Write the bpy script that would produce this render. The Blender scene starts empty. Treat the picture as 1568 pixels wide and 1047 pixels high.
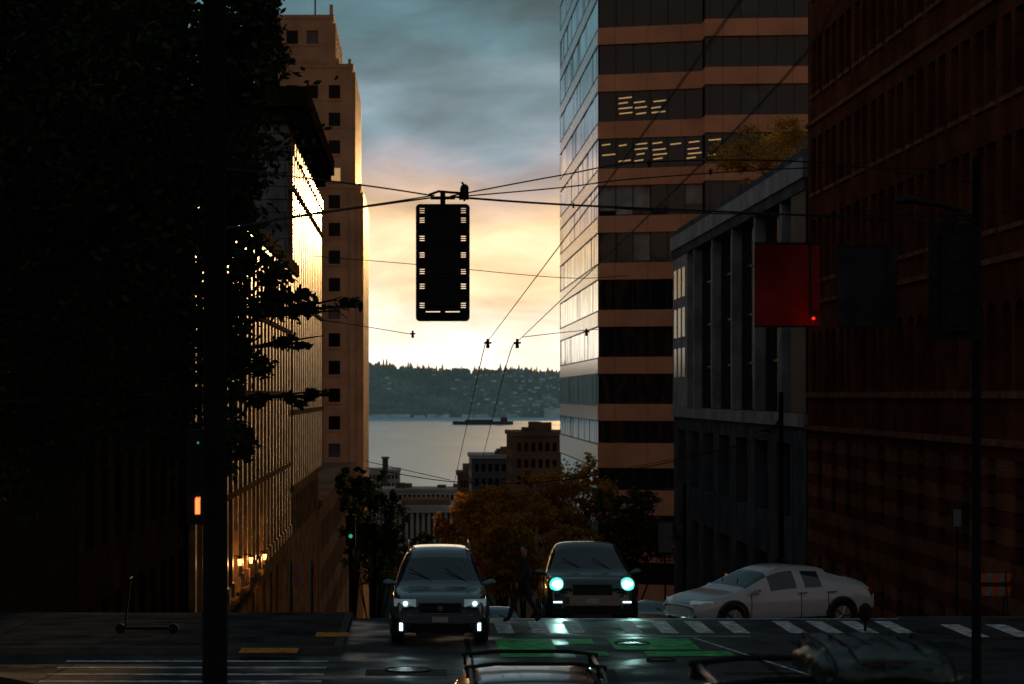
import bpy, math, random
from mathutils import Vector, Matrix
random.seed(7)
R=random.random
U=random.uniform
F=3702.0
def P(px,py,Y): return Vector(((px-640)*Y/F, Y, (605-py)*Y/F))
scene=bpy.context.scene
COL=scene.collection

# ---------------------------------------------------------------- materials
def nt(m):
    m.use_nodes=True
    return m.node_tree, m.node_tree.nodes["Principled BSDF"]
def mat(name,col,rough=0.7,metal=0.0,var=0.25,scale=3.0,spec=0.5,bump=0.0,emit=None,estr=0.0,detail=6,coat=0.0,trans=0.0):
    m=bpy.data.materials.new(name)
    t,b=nt(m)
    b.inputs['Roughness'].default_value=rough
    b.inputs['Metallic'].default_value=metal
    b.inputs['Specular IOR Level'].default_value=spec
    if coat: b.inputs['Coat Weight'].default_value=coat; b.inputs['Coat Roughness'].default_value=0.05
    geo=t.nodes.new('ShaderNodeNewGeometry')
    n=t.nodes.new('ShaderNodeTexNoise'); n.inputs['Scale'].default_value=scale; n.inputs['Detail'].default_value=detail
    t.links.new(geo.outputs['Position'],n.inputs['Vector'])
    r=t.nodes.new('ShaderNodeValToRGB')
    lo=[c*(1-var) for c in col]+[1]; hi=[min(1,c*(1+var)) for c in col]+[1]
    r.color_ramp.elements[0].position=0.3; r.color_ramp.elements[0].color=lo
    r.color_ramp.elements[1].position=0.7; r.color_ramp.elements[1].color=hi
    t.links.new(n.outputs['Fac'],r.inputs['Fac']); t.links.new(r.outputs['Color'],b.inputs['Base Color'])
    if bump:
        bp=t.nodes.new('ShaderNodeBump'); bp.inputs['Strength'].default_value=bump; bp.inputs['Distance'].default_value=0.02
        t.links.new(n.outputs['Fac'],bp.inputs['Height']); t.links.new(bp.outputs['Normal'],b.inputs['Normal'])
    if emit:
        b.inputs['Emission Color'].default_value=(*emit,1); b.inputs['Emission Strength'].default_value=estr
    if trans:
        tr=t.nodes.new('ShaderNodeBsdfTranslucent'); t.links.new(r.outputs['Color'],tr.inputs['Color'])
        mx=t.nodes.new('ShaderNodeMixShader'); mx.inputs[0].default_value=trans
        out=[n_ for n_ in t.nodes if n_.type=='OUTPUT_MATERIAL'][0]
        t.links.new(b.outputs[0],mx.inputs[1]); t.links.new(tr.outputs[0],mx.inputs[2]); t.links.new(mx.outputs[0],out.inputs['Surface'])
    return m
def brickmat(name,c1,c2,cm,rough=0.8,bw=0.25,bh=0.09,mortar=0.012,spec=0.0):
    m=bpy.data.materials.new(name); t,b=nt(m)
    b.inputs['Roughness'].default_value=rough; b.inputs['Specular IOR Level'].default_value=spec
    geo=t.nodes.new('ShaderNodeNewGeometry'); s=t.nodes.new('ShaderNodeSeparateXYZ'); c=t.nodes.new('ShaderNodeCombineXYZ')
    a=t.nodes.new('ShaderNodeMath'); a.operation='ADD'
    t.links.new(geo.outputs['Position'],s.inputs[0]); t.links.new(s.outputs[0],a.inputs[0]); t.links.new(s.outputs[1],a.inputs[1])
    t.links.new(a.outputs[0],c.inputs[0]); t.links.new(s.outputs[2],c.inputs[1])
    br=t.nodes.new('ShaderNodeTexBrick'); br.inputs['Scale'].default_value=1.0
    br.inputs['Brick Width'].default_value=bw; br.inputs['Row Height'].default_value=bh; br.inputs['Mortar Size'].default_value=mortar
    br.inputs['Color1'].default_value=(*c1,1); br.inputs['Color2'].default_value=(*c2,1); br.inputs['Mortar'].default_value=(*cm,1)
    t.links.new(c.outputs[0],br.inputs['Vector'])
    n=t.nodes.new('ShaderNodeTexNoise'); n.inputs['Scale'].default_value=0.6; n.inputs['Detail'].default_value=8
    t.links.new(geo.outputs['Position'],n.inputs['Vector'])
    mr=t.nodes.new('ShaderNodeMapRange'); mr.inputs[1].default_value=.3; mr.inputs[2].default_value=.7; mr.inputs[3].default_value=.5; mr.inputs[4].default_value=1.35
    t.links.new(n.outputs['Fac'],mr.inputs[0])
    mx=t.nodes.new('ShaderNodeVectorMath'); mx.operation='SCALE'
    t.links.new(br.outputs['Color'],mx.inputs[0]); t.links.new(mr.outputs[0],mx.inputs['Scale'])
    t.links.new(mx.outputs[0],b.inputs['Base Color'])
    bp=t.nodes.new('ShaderNodeBump'); bp.inputs['Strength'].default_value=.4; bp.inputs['Distance'].default_value=.01
    t.links.new(br.outputs['Fac'],bp.inputs['Height']); bp.invert=True; t.links.new(bp.outputs['Normal'],b.inputs['Normal'])
    return m
def glassmat(name,col=(0.01,0.013,0.016),rough=0.06,spec=0.8,wave=0.15,wscale=0.5):
    m=mat(name,col,rough=rough,spec=spec,var=.4,scale=wscale,detail=2)
    t=m.node_tree; b=t.nodes['Principled BSDF']
    if wave:
        n=t.nodes.new('ShaderNodeTexNoise'); n.inputs['Scale'].default_value=wscale; n.inputs['Detail'].default_value=1
        geo=t.nodes.new('ShaderNodeNewGeometry'); t.links.new(geo.outputs['Position'],n.inputs['Vector'])
        bp=t.nodes.new('ShaderNodeBump'); bp.inputs['Strength'].default_value=wave; bp.inputs['Distance'].default_value=.05
        t.links.new(n.outputs['Fac'],bp.inputs['Height']); t.links.new(bp.outputs['Normal'],b.inputs['Normal'])
    return m
M={}
M['asphalt']=mat('asphalt',(.030,.034,.037),rough=.62,var=.55,scale=1.3,bump=.5,detail=12,spec=.22)
# damp patches: roughness varies
t_=M['asphalt'].node_tree; n_=t_.nodes.new('ShaderNodeTexNoise'); n_.inputs['Scale'].default_value=.7; n_.inputs['Detail'].default_value=7
g_=t_.nodes.new('ShaderNodeNewGeometry'); t_.links.new(g_.outputs['Position'],n_.inputs['Vector'])
r_=t_.nodes.new('ShaderNodeMapRange'); r_.inputs[1].default_value=.38; r_.inputs[2].default_value=.62; r_.inputs[3].default_value=.34; r_.inputs[4].default_value=.85
t_.links.new(n_.outputs['Fac'],r_.inputs[0]); t_.links.new(r_.outputs[0],t_.nodes['Principled BSDF'].inputs['Roughness'])
M['ground']=mat('soil',(.03,.035,.025),rough=.9,scale=.3,spec=0)
M['concrete']=mat('pavement_concrete',(.05,.05,.048),rough=.9,var=.5,scale=1.2,bump=.2,spec=0)
M['kerb']=mat('kerb_concrete',(.09,.09,.085),rough=.9,spec=0)
M['white']=mat('road_white',(.50,.52,.52),rough=.8,var=.7,scale=5,spec=.1)
M['green']=mat('road_green',(.05,.42,.11),rough=.7,var=.7,scale=4,spec=.1)
M['yellow']=mat('tactile_yellow',(.60,.27,.07),rough=.85,var=.35,scale=6,spec=0)
M['iron']=mat('cast_iron',(.16,.16,.155),rough=.24,metal=.9,scale=20,bump=.3)
M['black']=mat('black_metal',(.010,.011,.013),rough=.6,scale=5,spec=.15)
M['darkpole']=mat('dark_painted_pole',(.010,.012,.013),rough=.8,spec=.08)
M['wire']=mat('wire_rubber',(.008,.008,.009),rough=.6,spec=.2)
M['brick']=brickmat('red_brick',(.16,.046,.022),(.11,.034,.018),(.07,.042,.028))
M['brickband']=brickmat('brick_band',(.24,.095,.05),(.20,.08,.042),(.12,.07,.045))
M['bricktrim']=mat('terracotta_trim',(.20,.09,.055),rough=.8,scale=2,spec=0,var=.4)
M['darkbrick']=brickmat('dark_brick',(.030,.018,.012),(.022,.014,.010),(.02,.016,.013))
M['darkglass']=glassmat('dark_window',(.004,.005,.006),rough=.2,spec=.12)
M['band']=mat('tower_granite',(.70,.315,.175),rough=.7,var=.16,scale=.35,spec=.1)
M['towerglass']=glassmat('tower_window',(.008,.014,.019),rough=.05,spec=.5,wave=.4,wscale=.35)
M['mirror']=glassmat('curtain_glass',(.60,.64,.68),rough=.07,spec=1.0,wave=.4,wscale=.4)
M['mirror'].node_tree.nodes['Principled BSDF'].inputs['Metallic'].default_value=.85
M['mirror2']=mat('curtain_spandrel',(.68,.64,.60),rough=.2,metal=.75,var=.18,scale=.5)
M['mull']=mat('mullion',(.03,.032,.035),rough=.5,metal=.3)
M['stone']=mat('limestone',(.24,.145,.07),rough=.42,var=.5,scale=.9,spec=.10,bump=.15)
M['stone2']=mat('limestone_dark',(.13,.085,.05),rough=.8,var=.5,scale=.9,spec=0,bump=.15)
M['sunlitstone']=mat('sunlit_pilaster_stone',(.26,.15,.065),rough=.36,var=.6,scale=1.3,spec=.14,bump=.2)  # plain stone; gold of the low sun is tinted into its colour
M['greystone']=brickmat('grey_stone_block',(.20,.205,.215),(.14,.145,.16),(.05,.05,.055),bw=1.4,bh=.8,mortar=.03)
M['goldglass']=glassmat('facade_window',(.02,.017,.012),rough=.2,spec=.5)
M['tan']=mat('tan_terracotta',(.46,.28,.165),rough=.7,var=.2,scale=.4,spec=.05)
M['tanrib']=mat('tan_terracotta_rib',(.6,.34,.15),rough=.45,var=.2,scale=.4,spec=.25)  # warmer than the front walls: gold side light put into the rib colour
M['lit']=mat('lit_window',(.3,.2,.1),emit=(1,.6,.25),estr=.42,var=.4,scale=2)
M['litdim']=mat('lit_window_dim',(.2,.14,.08),emit=(1,.45,.16),estr=.14,var=.8,scale=2)
M['shop']=mat('shopfront_glow',(.2,.12,.05),emit=(1,.42,.10),estr=.30,var=.8,scale=2)
M['blind']=mat('window_blind',(.28,.27,.25),rough=.5,var=.45,scale=.8)
M['blind2']=mat('window_blind_dim',(.06,.07,.075),rough=.4,var=.4,scale=.8)
M['blind3']=mat('window_blind_dark',(.03,.028,.026),rough=.7,var=.4,scale=.8,spec=0)
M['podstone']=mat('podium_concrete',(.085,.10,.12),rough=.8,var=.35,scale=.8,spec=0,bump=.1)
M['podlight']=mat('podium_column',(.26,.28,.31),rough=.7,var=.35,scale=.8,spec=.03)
M['roof']=mat('roof_membrane',(.05,.05,.05),rough=.8)
M['bark']=mat('bark',(.02,.017,.013),rough=.95,scale=8,bump=.5,spec=0)
M['leaf']=mat('leaf_dark',(.016,.034,.014),rough=.8,var=.6,scale=2,trans=.25,spec=.05)
M['leaf2']=mat('leaf_green',(.045,.065,.024),rough=.8,var=.6,scale=1,trans=.3,spec=.05)
M['autumn']=mat('leaf_autumn',(.80,.34,.05),rough=.8,var=.5,scale=.7,trans=.5,spec=.05)
M['autumn2']=mat('leaf_autumn_dark',(.34,.20,.045),rough=.8,var=.5,scale=1,trans=.45,spec=.05)
M['rubber']=mat('tyre',(.01,.01,.01),rough=.8)
M['rim']=mat('alloy',(.25,.25,.26),rough=.3,metal=.9)
M['carglass']=mat('car_glass',(.018,.028,.032),rough=.04,spec=1.0,var=.1)
M['chrome']=mat('chrome',(.45,.47,.5),rough=.2,metal=1)
M['plastic']=mat('black_plastic',(.010,.010,.011),rough=.5)
M['plate']=mat('licence_plate',(.30,.31,.33),rough=.5,var=.5,scale=40)
M['headlit']=mat('headlight_on',(.8,.9,.9),emit=(.62,1,.93),estr=24,var=.02)
M['headhalo']=mat('headlight_halo',(.5,.8,.75),emit=(.10,.78,.66),estr=1.2,var=.3,scale=9)  # teal glow halo around the lamp, added as an emissive disc
M['foglit']=mat('foglight_on',(.8,.9,.9),emit=(.6,.95,1),estr=2.6,var=.02)
M['dimlamp']=mat('headlight_glass',(.25,.3,.32),rough=.1,metal=.4,emit=(.7,.95,1),estr=.10)
M['redlamp']=mat('red_lamp',(.5,.02,.01),emit=(1,.04,.02),estr=.8)
M['orangelamp']=mat('orange_lamp',(.6,.15,.03),emit=(1,.2,.05),estr=2.2)
M['greenlamp']=mat('green_lamp',(.1,.5,.2),emit=(.1,1,.45),estr=.35)
M['warmlamp']=mat('warm_lamp',(.9,.6,.3),emit=(1,.40,.10),estr=4)
M['redpanel']=mat('red_panel',(.16,.014,.011),rough=.7,var=.5,scale=2,spec=0)
M['greypanel']=mat('grey_panel',(.03,.03,.038),rough=.7,var=.3,spec=0)
M['boat']=mat('barge_hull',(.05,.06,.07),rough=.7)
M['paleb']=mat('pale_building',(.34,.35,.35),rough=.7,var=.25,scale=.1,spec=0)
M['brownb']=mat('brown_building',(.15,.10,.07),rough=.8,var=.3,scale=.1,spec=0)
M['orange']=mat('barricade_orange',(.4,.08,.02),rough=.6,spec=.1)
M['sign']=mat('sign_face',(.16,.16,.16),rough=.6,var=.3,scale=6,spec=.1)
M['cloth']=mat('dark_clothing',(.012,.013,.016),rough=.9)
M['jeans']=mat('dark_trousers',(.010,.012,.02),rough=.9)
M['skin']=mat('skin',(.28,.15,.10),rough=.6)
M['hair']=mat('hair',(.01,.008,.006),rough=.7)

# ---------------------------------------------------------------- mesh builder
class MB:
    def __init__(s): s.parts={}
    def part(s,p):
        return s.parts.setdefault(p,([],[]))
    def poly(s,p,pts):
        v,f=s.part(p); n=len(v); v.extend([tuple(q) for q in pts]); f.append(tuple(range(n,n+len(pts))))
    def box(s,p,x0,x1,y0,y1,z0,z1):
        c=[(x0,y0,z0),(x1,y0,z0),(x1,y1,z0),(x0,y1,z0),(x0,y0,z1),(x1,y0,z1),(x1,y1,z1),(x0,y1,z1)]
        v,f=s.part(p); n=len(v); v.extend(c)
        for q in [(0,3,2,1),(4,5,6,7),(0,1,5,4),(1,2,6,5),(2,3,7,6),(3,0,4,7)]: f.append(tuple(n+i for i in q))
    def prism(s,p,foot,z0,z1):
        n=len(foot)
        s.poly(p,[(x,y,z1) for x,y in foot]); s.poly(p,[(x,y,z0) for x,y in reversed(foot)])
        for i in range(n):
            a=foot[i]; b=foot[(i+1)%n]
            s.poly(p,[(a[0],a[1],z0),(b[0],b[1],z0),(b[0],b[1],z1),(a[0],a[1],z1)])
    def tube(s,p,pts,rads,n=8,cap=True):
        v,f=s.part(p); base=len(v); pts=[Vector(q) for q in pts]
        if not isinstance(rads,(list,tuple)): rads=[rads]*len(pts)
        for i,q in enumerate(pts):
            d=(pts[min(i+1,len(pts)-1)]-pts[max(i-1,0)])
            if d.length<1e-9: d=Vector((0,0,1))
            d.normalize()
            a=Vector((0,0,1)) if abs(d.z)<.9 else Vector((1,0,0))
            e1=d.cross(a).normalized(); e2=d.cross(e1)
            for k in range(n):
                t=2*math.pi*k/n; v.append(tuple(q+(e1*math.cos(t)+e2*math.sin(t))*rads[i]))
        for i in range(len(pts)-1):
            for k in range(n):
                a=base+i*n+k; b=base+i*n+(k+1)%n; f.append((a,b,b+n,a+n))
        if cap:
            f.append(tuple(base+k for k in range(n))); m=base+(len(pts)-1)*n; f.append(tuple(m+k for k in reversed(range(n))))
    def build(s,name,mats,smooth=(),single=False,xf=None):
        if single or len(s.parts)==1:
            V=[];FF=[];mi=[];ms=[]
            for p,(v,f) in s.parts.items():
                n=len(V); V.extend(v); k=len(ms); ms.append(M[mats.get(p,p)])
                for q in f: FF.append(tuple(n+i for i in q)); mi.append(k)
            me=bpy.data.meshes.new(name); me.from_pydata(V,[],FF)
            for m_ in ms: me.materials.append(m_)
            me.polygons.foreach_set('material_index',mi)
            if smooth: me.polygons.foreach_set('use_smooth',[True]*len(FF))
            me.update(); o=bpy.data.objects.new(name,me); COL.objects.link(o)
            if xf is not None: o.matrix_world=xf
            return o
        e=bpy.data.objects.new(name,None); COL.objects.link(e)
        for p,(v,f) in s.parts.items():
            me=bpy.data.meshes.new(p); me.from_pydata(v,[],f); me.materials.append(M[mats.get(p,p)])
            if p in smooth: me.polygons.foreach_set('use_smooth',[True]*len(f))
            me.update(); o=bpy.data.objects.new(p,me); COL.objects.link(o); o.parent=e
        if xf is not None: e.matrix_world=xf
        return e

def facade(mb,a,b,z0,z1,cols,rows,wall,glass,depth=.25,special=None,arch=()):
    a=Vector((a[0],a[1],0)); b=Vector((b[0],b[1],0)); L=(b-a).length; u=(b-a)/L; n=Vector((u.y,-u.x,0))
    us=sorted(set([0,L]+[c for w in cols for c in w if 0<=c<=L])); zs=sorted(set([z0,z1]+[c for w in rows for c in w if z0<=c<=z1]))
    def pt(uu,z,d=0): q=a+u*uu-n*d; return (q.x,q.y,z)
    for j in range(len(zs)-1):
        za,zb=zs[j],zs[j+1]; zm=(za+zb)/2
        ri=next((k for k,r in enumerate(rows) if r[0]<zm<r[1]),None)
        if ri is None: mb.poly(wall,[pt(0,za),pt(L,za),pt(L,zb),pt(0,zb)]); continue
        for i in range(len(us)-1):
            ua,ub=us[i],us[i+1]; um=(ua+ub)/2
            ci=next((k for k,c in enumerate(cols) if c[0]<um<c[1]),None)
            if ci is None: mb.poly(wall,[pt(ua,za),pt(ub,za),pt(ub,zb),pt(ua,zb)]); continue
            g=glass
            if special: g=special(ci,ri) or glass
            mb.poly(g,[pt(ua,za,depth),pt(ub,za,depth),pt(ub,zb,depth),pt(ua,zb,depth)])
            mb.poly(wall,[pt(ua,za),pt(ua,za,depth),pt(ua,zb,depth),pt(ua,zb)])
            mb.poly(wall,[pt(ub,za,depth),pt(ub,za),pt(ub,zb),pt(ub,zb,depth)])
            mb.poly(wall,[pt(ua,za),pt(ub,za),pt(ub,za,depth),pt(ua,za,depth)])
            mb.poly(wall,[pt(ua,zb,depth),pt(ub,zb,depth),pt(ub,zb),pt(ua,zb)])
            if ri in arch:
                w=(ub-ua)/2; K=6
                for sgn in (-1,1):
                    arc=[pt(um+sgn*w*math.cos(t*math.pi/2/K),zb-w+w*math.sin(t*math.pi/2/K)) for t in range(K+1)]
                    mb.poly(wall,[pt(um+sgn*w,zb)]+arc)
def reg(a,b,n,frac=.5):
    st=(b-a)/n; return [(a+st*i+st*(1-frac)/2,a+st*(i+1)-st*(1-frac)/2) for i in range(n)]

# ---------------------------------------------------------------- terrain
def gz(Y):
    if Y<30: return -1.6-.104*Y
    if Y<52: return -4.72-(Y-30)*.0035
    if Y<335: return -4.797-.18*(Y-52)
    if Y<1100: return -55.7-(Y-335)*.0003
    return -55.93-(Y-1100)*.3 if Y<1160 else -75
SEA=-58.0
mb=MB()
ys=[-200,-60,0,30,34,38,42,46,50,52,56,60,70,85,100,130,170,220,280,335,400,600,1100,1160,6000,25000]
xs=[-12000,-3000,-600,-150,-40,-9,15,40,150,600,3000,12000]
for i in range(len(ys)-1):
    for j in range(len(xs)-1):
        a,b=ys[i],ys[i+1]; c,d=xs[j],xs[j+1]
        mb.poly('g',[(c,a,gz(a)-.03),(d,a,gz(a)-.03),(d,b,gz(b)-.03),(c,b,gz(b)-.03)])
mb.build('ground',{'g':'ground'})
def strip(mb,p,x0,x1,y0,y1,off,thick=0):
    b=sorted(set([y0,y1]+[y for y in (30,52,335) if y0<y<y1]+[y for y in range(int(y0)//4*4+4,int(y1),4) if y>y0 and y<70]))
    for a,c in zip(b[:-1],b[1:]):
        A,B=gz(a)+off,gz(c)+off
        mb.poly(p,[(x0,a,A),(x1,a,A),(x1,c,B),(x0,c,B)])
        if thick:
            mb.poly(p,[(x0,a,A-thick),(x0,a,A),(x0,c,B),(x0,c,B-thick)])
            mb.poly(p,[(x1,a,A),(x1,a,A-thick),(x1,c,B-thick),(x1,c,B)])
    if thick:
        for yy in (y0,y1):
            A=gz(yy)+off; mb.poly(p,[(x0,yy,A-thick),(x1,yy,A-thick),(x1,yy,A),(x0,yy,A)])
mb=MB()
strip(mb,'r',-1.4,10.5,-60,31.5,0); strip(mb,'r',-150,-1.4,31.5,44.5,0); strip(mb,'r',-1.4,10.5,31.5,100,0)
strip(mb,'r',10.5,150,31.5,53,0); strip(mb,'r',-1.4,4.5,100,900,0)
mb.build('road',{'r':'asphalt'})
mb=MB()
for (x0,x1,y0,y1) in [(-8,-1.55,-60,31.3),(10.65,14.5,-60,31.3),(-150,-8.0,25,31.3),(-8,-1.55,44.65,800),(-150,-8.05,44.65,57),(10.65,14.5,53.15,100),(14.5,150,53.15,57),(4.65,14.5,100,800)]:
    strip(mb,'s',x0,x1,y0,y1,.13,.16)
# slab joints
y=45.5
while y<56: strip(mb,'joints',-8,-1.6,y,y+.03,.134); y+=1.5
mb.build('pavement',{'s':'concrete','joints':'black'},single=True)
mb=MB()
for (x0,x1,y0,y1) in [(-1.55,-1.4,-60,31.3),(10.5,10.65,-60,31.3),(-1.55,-1.4,44.5,800),(-150,-1.55,44.5,44.65),(10.5,10.65,53,100),(10.65,150,53,53.15),(4.5,4.65,100,800)]:
    strip(mb,'k',x0,x1,y0,y1,.135,.16)
mb.build('kerb',{'k':'kerb'})
M['patch']=mat('asphalt_patch',(.014,.015,.016),rough=.8,var=.4,scale=3,bump=.4,spec=.1)
mb=MB()
for (x0,x1,y0,y1) in [(2.2,3.4,40.2,42),(5.2,8.4,41.2,41.5),(6.1,6.25,36,44.8),(-.9,.5,41.0,42.0),(7.2,10.4,45.6,46.9),(.9,1.0,36,47.5)]:
    strip(mb,'p',x0,x1,y0,y1,.003)
mb.build('asphalt_patch',{'p':'patch'})
mb=MB()
x=1.6
while x<10.2:
    strip(mb,'w',x,x+.34,48.6,51.3,.004); x+=.72 if int(x*10)%3 else 1.15
for i in range(5):
    y=39.0+i*1.05
    strip(mb,'w',-6.3,-1.6,y,y+.22,.004)
x=10.9
while x<15:
    strip(mb,'w',x,x+.4,47.8,50.5,.004); x+=.95
strip(mb,'w',1.9,6.6,47.9,48.0,.004)
strip(mb,'w',1.6,10.3,51.75,51.9,.004)
for i in range(14):
    t=i/14; t2=(i+1)/14
    x0=5.4+ .5*t*3; y0=47.6-8*t; x1=5.4+.5*t2*3; y1=47.6-8*t2
    mb.poly('w',[(x0,y0,gz(y0)+.006),(x0+.07,y0,gz(y0)+.006),(x1+.07,y1,gz(y1)+.006),(x1,y1,gz(y1)+.006)])
mb.build('road_markings',{'w':'white'})
mb=MB()
for x0,x1,y0,y1 in [(1.5,2.5,44,45),(1.5,2.6,45.3,47.4),(2.9,3.5,44.2,45),(3.7,5.3,45.3,47.4),(4.2,5.8,44.1,45),(2.9,3.4,46.3,47.4)]:
    strip(mb,'g',x0,x1,y0,y1,.008)
mb.build('bike_lane_paint',{'g':'green'})
for (px,py,r) in [(625,1026,.36),(968,984,.30),(1012,1010,.22)]:
    mb=MB(); Y=4.76*F/(py-605); X=(px-640)*Y/F; z=gz(Y)
    mb.poly('lid',[(X+r*math.cos(t*math.pi/14),Y+r*math.sin(t*math.pi/14),z+.012) for t in range(28)])
    for k in range(-3,4):
        mb.box('lid',X-r*.75,X+r*.75,Y+k*r*.22-.012,Y+k*r*.22+.012,z+.013,z+.019)
    mb.tube('ring',[(X+(r+.03)*math.cos(t*math.pi/14),Y+(r+.03)*math.sin(t*math.pi/14),z+.008) for t in range(29)],.018,n=6)
    mb.build('manhole_cover',{'lid':'iron','ring':'patch'},single=True)
for (px0,px1,py) in [(484,534,968),(368,456,993)]:
    Y=4.6*F/(py-605); x0=(px0-640)*Y/F; x1=(px1-640)*Y/F
    mb=MB(); z=gz(Y)+.13
    mb.box('pad',x0,x1,Y-.35,Y+.35,z,z+.012)
    a=x0+.05
    while a<x1-.03:
        b=Y-.32
        while b<Y+.32: mb.box('pad',a,a+.03,b,b+.03,z+.012,z+.02); b+=.08
        a+=.08
    mb.build('tactile_paving',{'pad':'yellow'})

# sea
m=bpy.data.materials.new('sea_water'); t,b=nt(m)
b.inputs['Metallic'].default_value=1
g=t.nodes.new('ShaderNodeNewGeometry'); mp=t.nodes.new('ShaderNodeMapping'); mp.inputs['Scale'].default_value=(.012,.0022,1)
n=t.nodes.new('ShaderNodeTexNoise'); n.inputs['Scale'].default_value=1; n.inputs['Detail'].default_value=8; n.inputs['Roughness'].default_value=.65
t.links.new(g.outputs['Position'],mp.inputs[0]); t.links.new(mp.outputs[0],n.inputs['Vector'])
mr=t.nodes.new('ShaderNodeMapRange'); mr.inputs[1].default_value=.3; mr.inputs[2].default_value=.7; mr.inputs[3].default_value=.26; mr.inputs[4].default_value=.42
t.links.new(n.outputs['Fac'],mr.inputs[0]); t.links.new(mr.outputs[0],b.inputs['Roughness'])
r=t.nodes.new('ShaderNodeValToRGB'); r.color_ramp.elements[0].position=.3; r.color_ramp.elements[0].color=(.42,.66,.86,1); r.color_ramp.elements[1].position=.7; r.color_ramp.elements[1].color=(.66,.95,1,1)
t.links.new(n.outputs['Fac'],r.inputs['Fac']); t.links.new(r.outputs['Color'],b.inputs['Base Color'])
M['sea']=m
mb=MB(); mb.poly('s',[(-12000,1100,SEA),(12000,1100,SEA),(12000,24000,SEA),(-12000,24000,SEA)]); mb.build('sea',{'s':'sea'})

# hills
from mathutils import noise as mn
HZ=(.42,.66,.70)  # aerial haze, put in as emission on the hill, tree and house materials
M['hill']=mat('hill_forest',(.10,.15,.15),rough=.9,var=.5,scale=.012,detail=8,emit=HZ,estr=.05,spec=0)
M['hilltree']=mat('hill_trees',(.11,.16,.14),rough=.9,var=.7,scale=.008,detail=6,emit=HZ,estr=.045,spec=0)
M['ridgetree']=mat('ridge_trees',(.16,.13,.08),rough=.9,var=.4,scale=.01,emit=(1,.72,.30),estr=.09,spec=0,trans=.4)  # warm backlit rim of the ridge, put in as emission
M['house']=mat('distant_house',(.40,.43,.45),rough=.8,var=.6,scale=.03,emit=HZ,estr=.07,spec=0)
def hz(x,y):
    t=max(0,min(1,(y-6320)/900)); top=120+14*mn.noise(Vector((x/300,0,1)))+8*mn.noise(Vector((x/90,2,1)))+max(-18,min(10,(-x+250)*.02))
    s=t*t*(3-2*t)
    return SEA+2+ (top)*(.15*t+.85*s)*(1 if y<7300 else .9) + 6*mn.noise(Vector((x/80,y/80,0)))*t
mb=MB(); v,f=mb.part('h'); NX,NY=160,24
for j in range(NY+1):
    for i in range(NX+1):
        x=-3500+7000*i/NX; y=6300+1600*j/NY; v.append((x,y,hz(x,y) if j else SEA-2))
for j in range(NY):
    for i in range(NX): a=j*(NX+1)+i; f.append((a,a+1,a+NX+2,a+NX+1))
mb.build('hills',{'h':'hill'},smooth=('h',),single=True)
mb=MB()
def blobtree(p,x,y,z,r,h,con):
    v,f=mb.part(p); n=len(v); K=6
    rings=[(0,.55),(.35,1.0),(.7,.55 if con else .8)]
    for hh,rr in rings:
        for k in range(K):
            t=2*math.pi*k/K+hh; q=r*rr*U(.75,1.2); v.append((x+q*math.cos(t),y+q*math.sin(t),z+h*hh*U(.85,1.15)))
    v.append((x,y,z+h))
    for a in range(2):
        for k in range(K): b=n+a*K+k; c=n+a*K+(k+1)%K; f.append((b,c,c+K,b+K))
    for k in range(K): f.append((n+2*K+k,n+2*K+(k+1)%K,n+3*K))
for i in range(8000):
    x=U(-1300,1300); y=6330+900*R()
    if abs(x)>700 and R()<.6: continue
    h=U(8,22); blobtree('t',x,y,hz(x,y)-2,U(4,11),h,R()<.4)
for i in range(1300):
    x=U(-1500,1500); y=U(7180,7260); c=R()<.7; cl_=.5+.5*mn.noise(Vector((x/40,0,5)))*2
    blobtree('r',x,y,hz(x,y)-3,U(2.5,6),U(12,22)+26*max(0,cl_)*R()**2,c)
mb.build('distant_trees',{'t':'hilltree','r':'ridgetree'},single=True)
mb=MB()
for i in range(230):
    x=random.gauss(330,110) if R()<.75 else U(-800,800); y=6320+820*R()**.8
    z=hz(x,y)+U(5,12); w=U(3,8); h=U(3,6); mb.box('h',x-w,x+w,y-5,y+5,z,z+h)
    mb.poly('roofs',[(x-w-1,y-6,z+h),(x+w+1,y-6,z+h),(x+w+1,y,z+h+3),(x-w-1,y,z+h+3)])
for i in range(30):
    x=U(-150,420); mb.box('h',x,x+U(10,30),6300,6320,SEA,SEA+U(4,9))
mb.box('h',330,385,6290,6310,SEA,SEA+24)
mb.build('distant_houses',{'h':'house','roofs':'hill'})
mb=MB(); X0,X1=P(693,0,4770).x,P(786,0,4770).x
mb.prism('hull',[(X0,4775),(X0+12,4765),(X1-8,4765),(X1,4775),(X1-8,4785),(X0+12,4785)],SEA,SEA+7)
mb.box('deck',X0+25,X1-40,4768,4782,SEA+7.1,SEA+10); mb.box('house',X1-25,X1-12,4769,4781,SEA+7.1,SEA+15)
mb.build('barge',{'hull':'boat','deck':'boat','house':'boat'})

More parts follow.
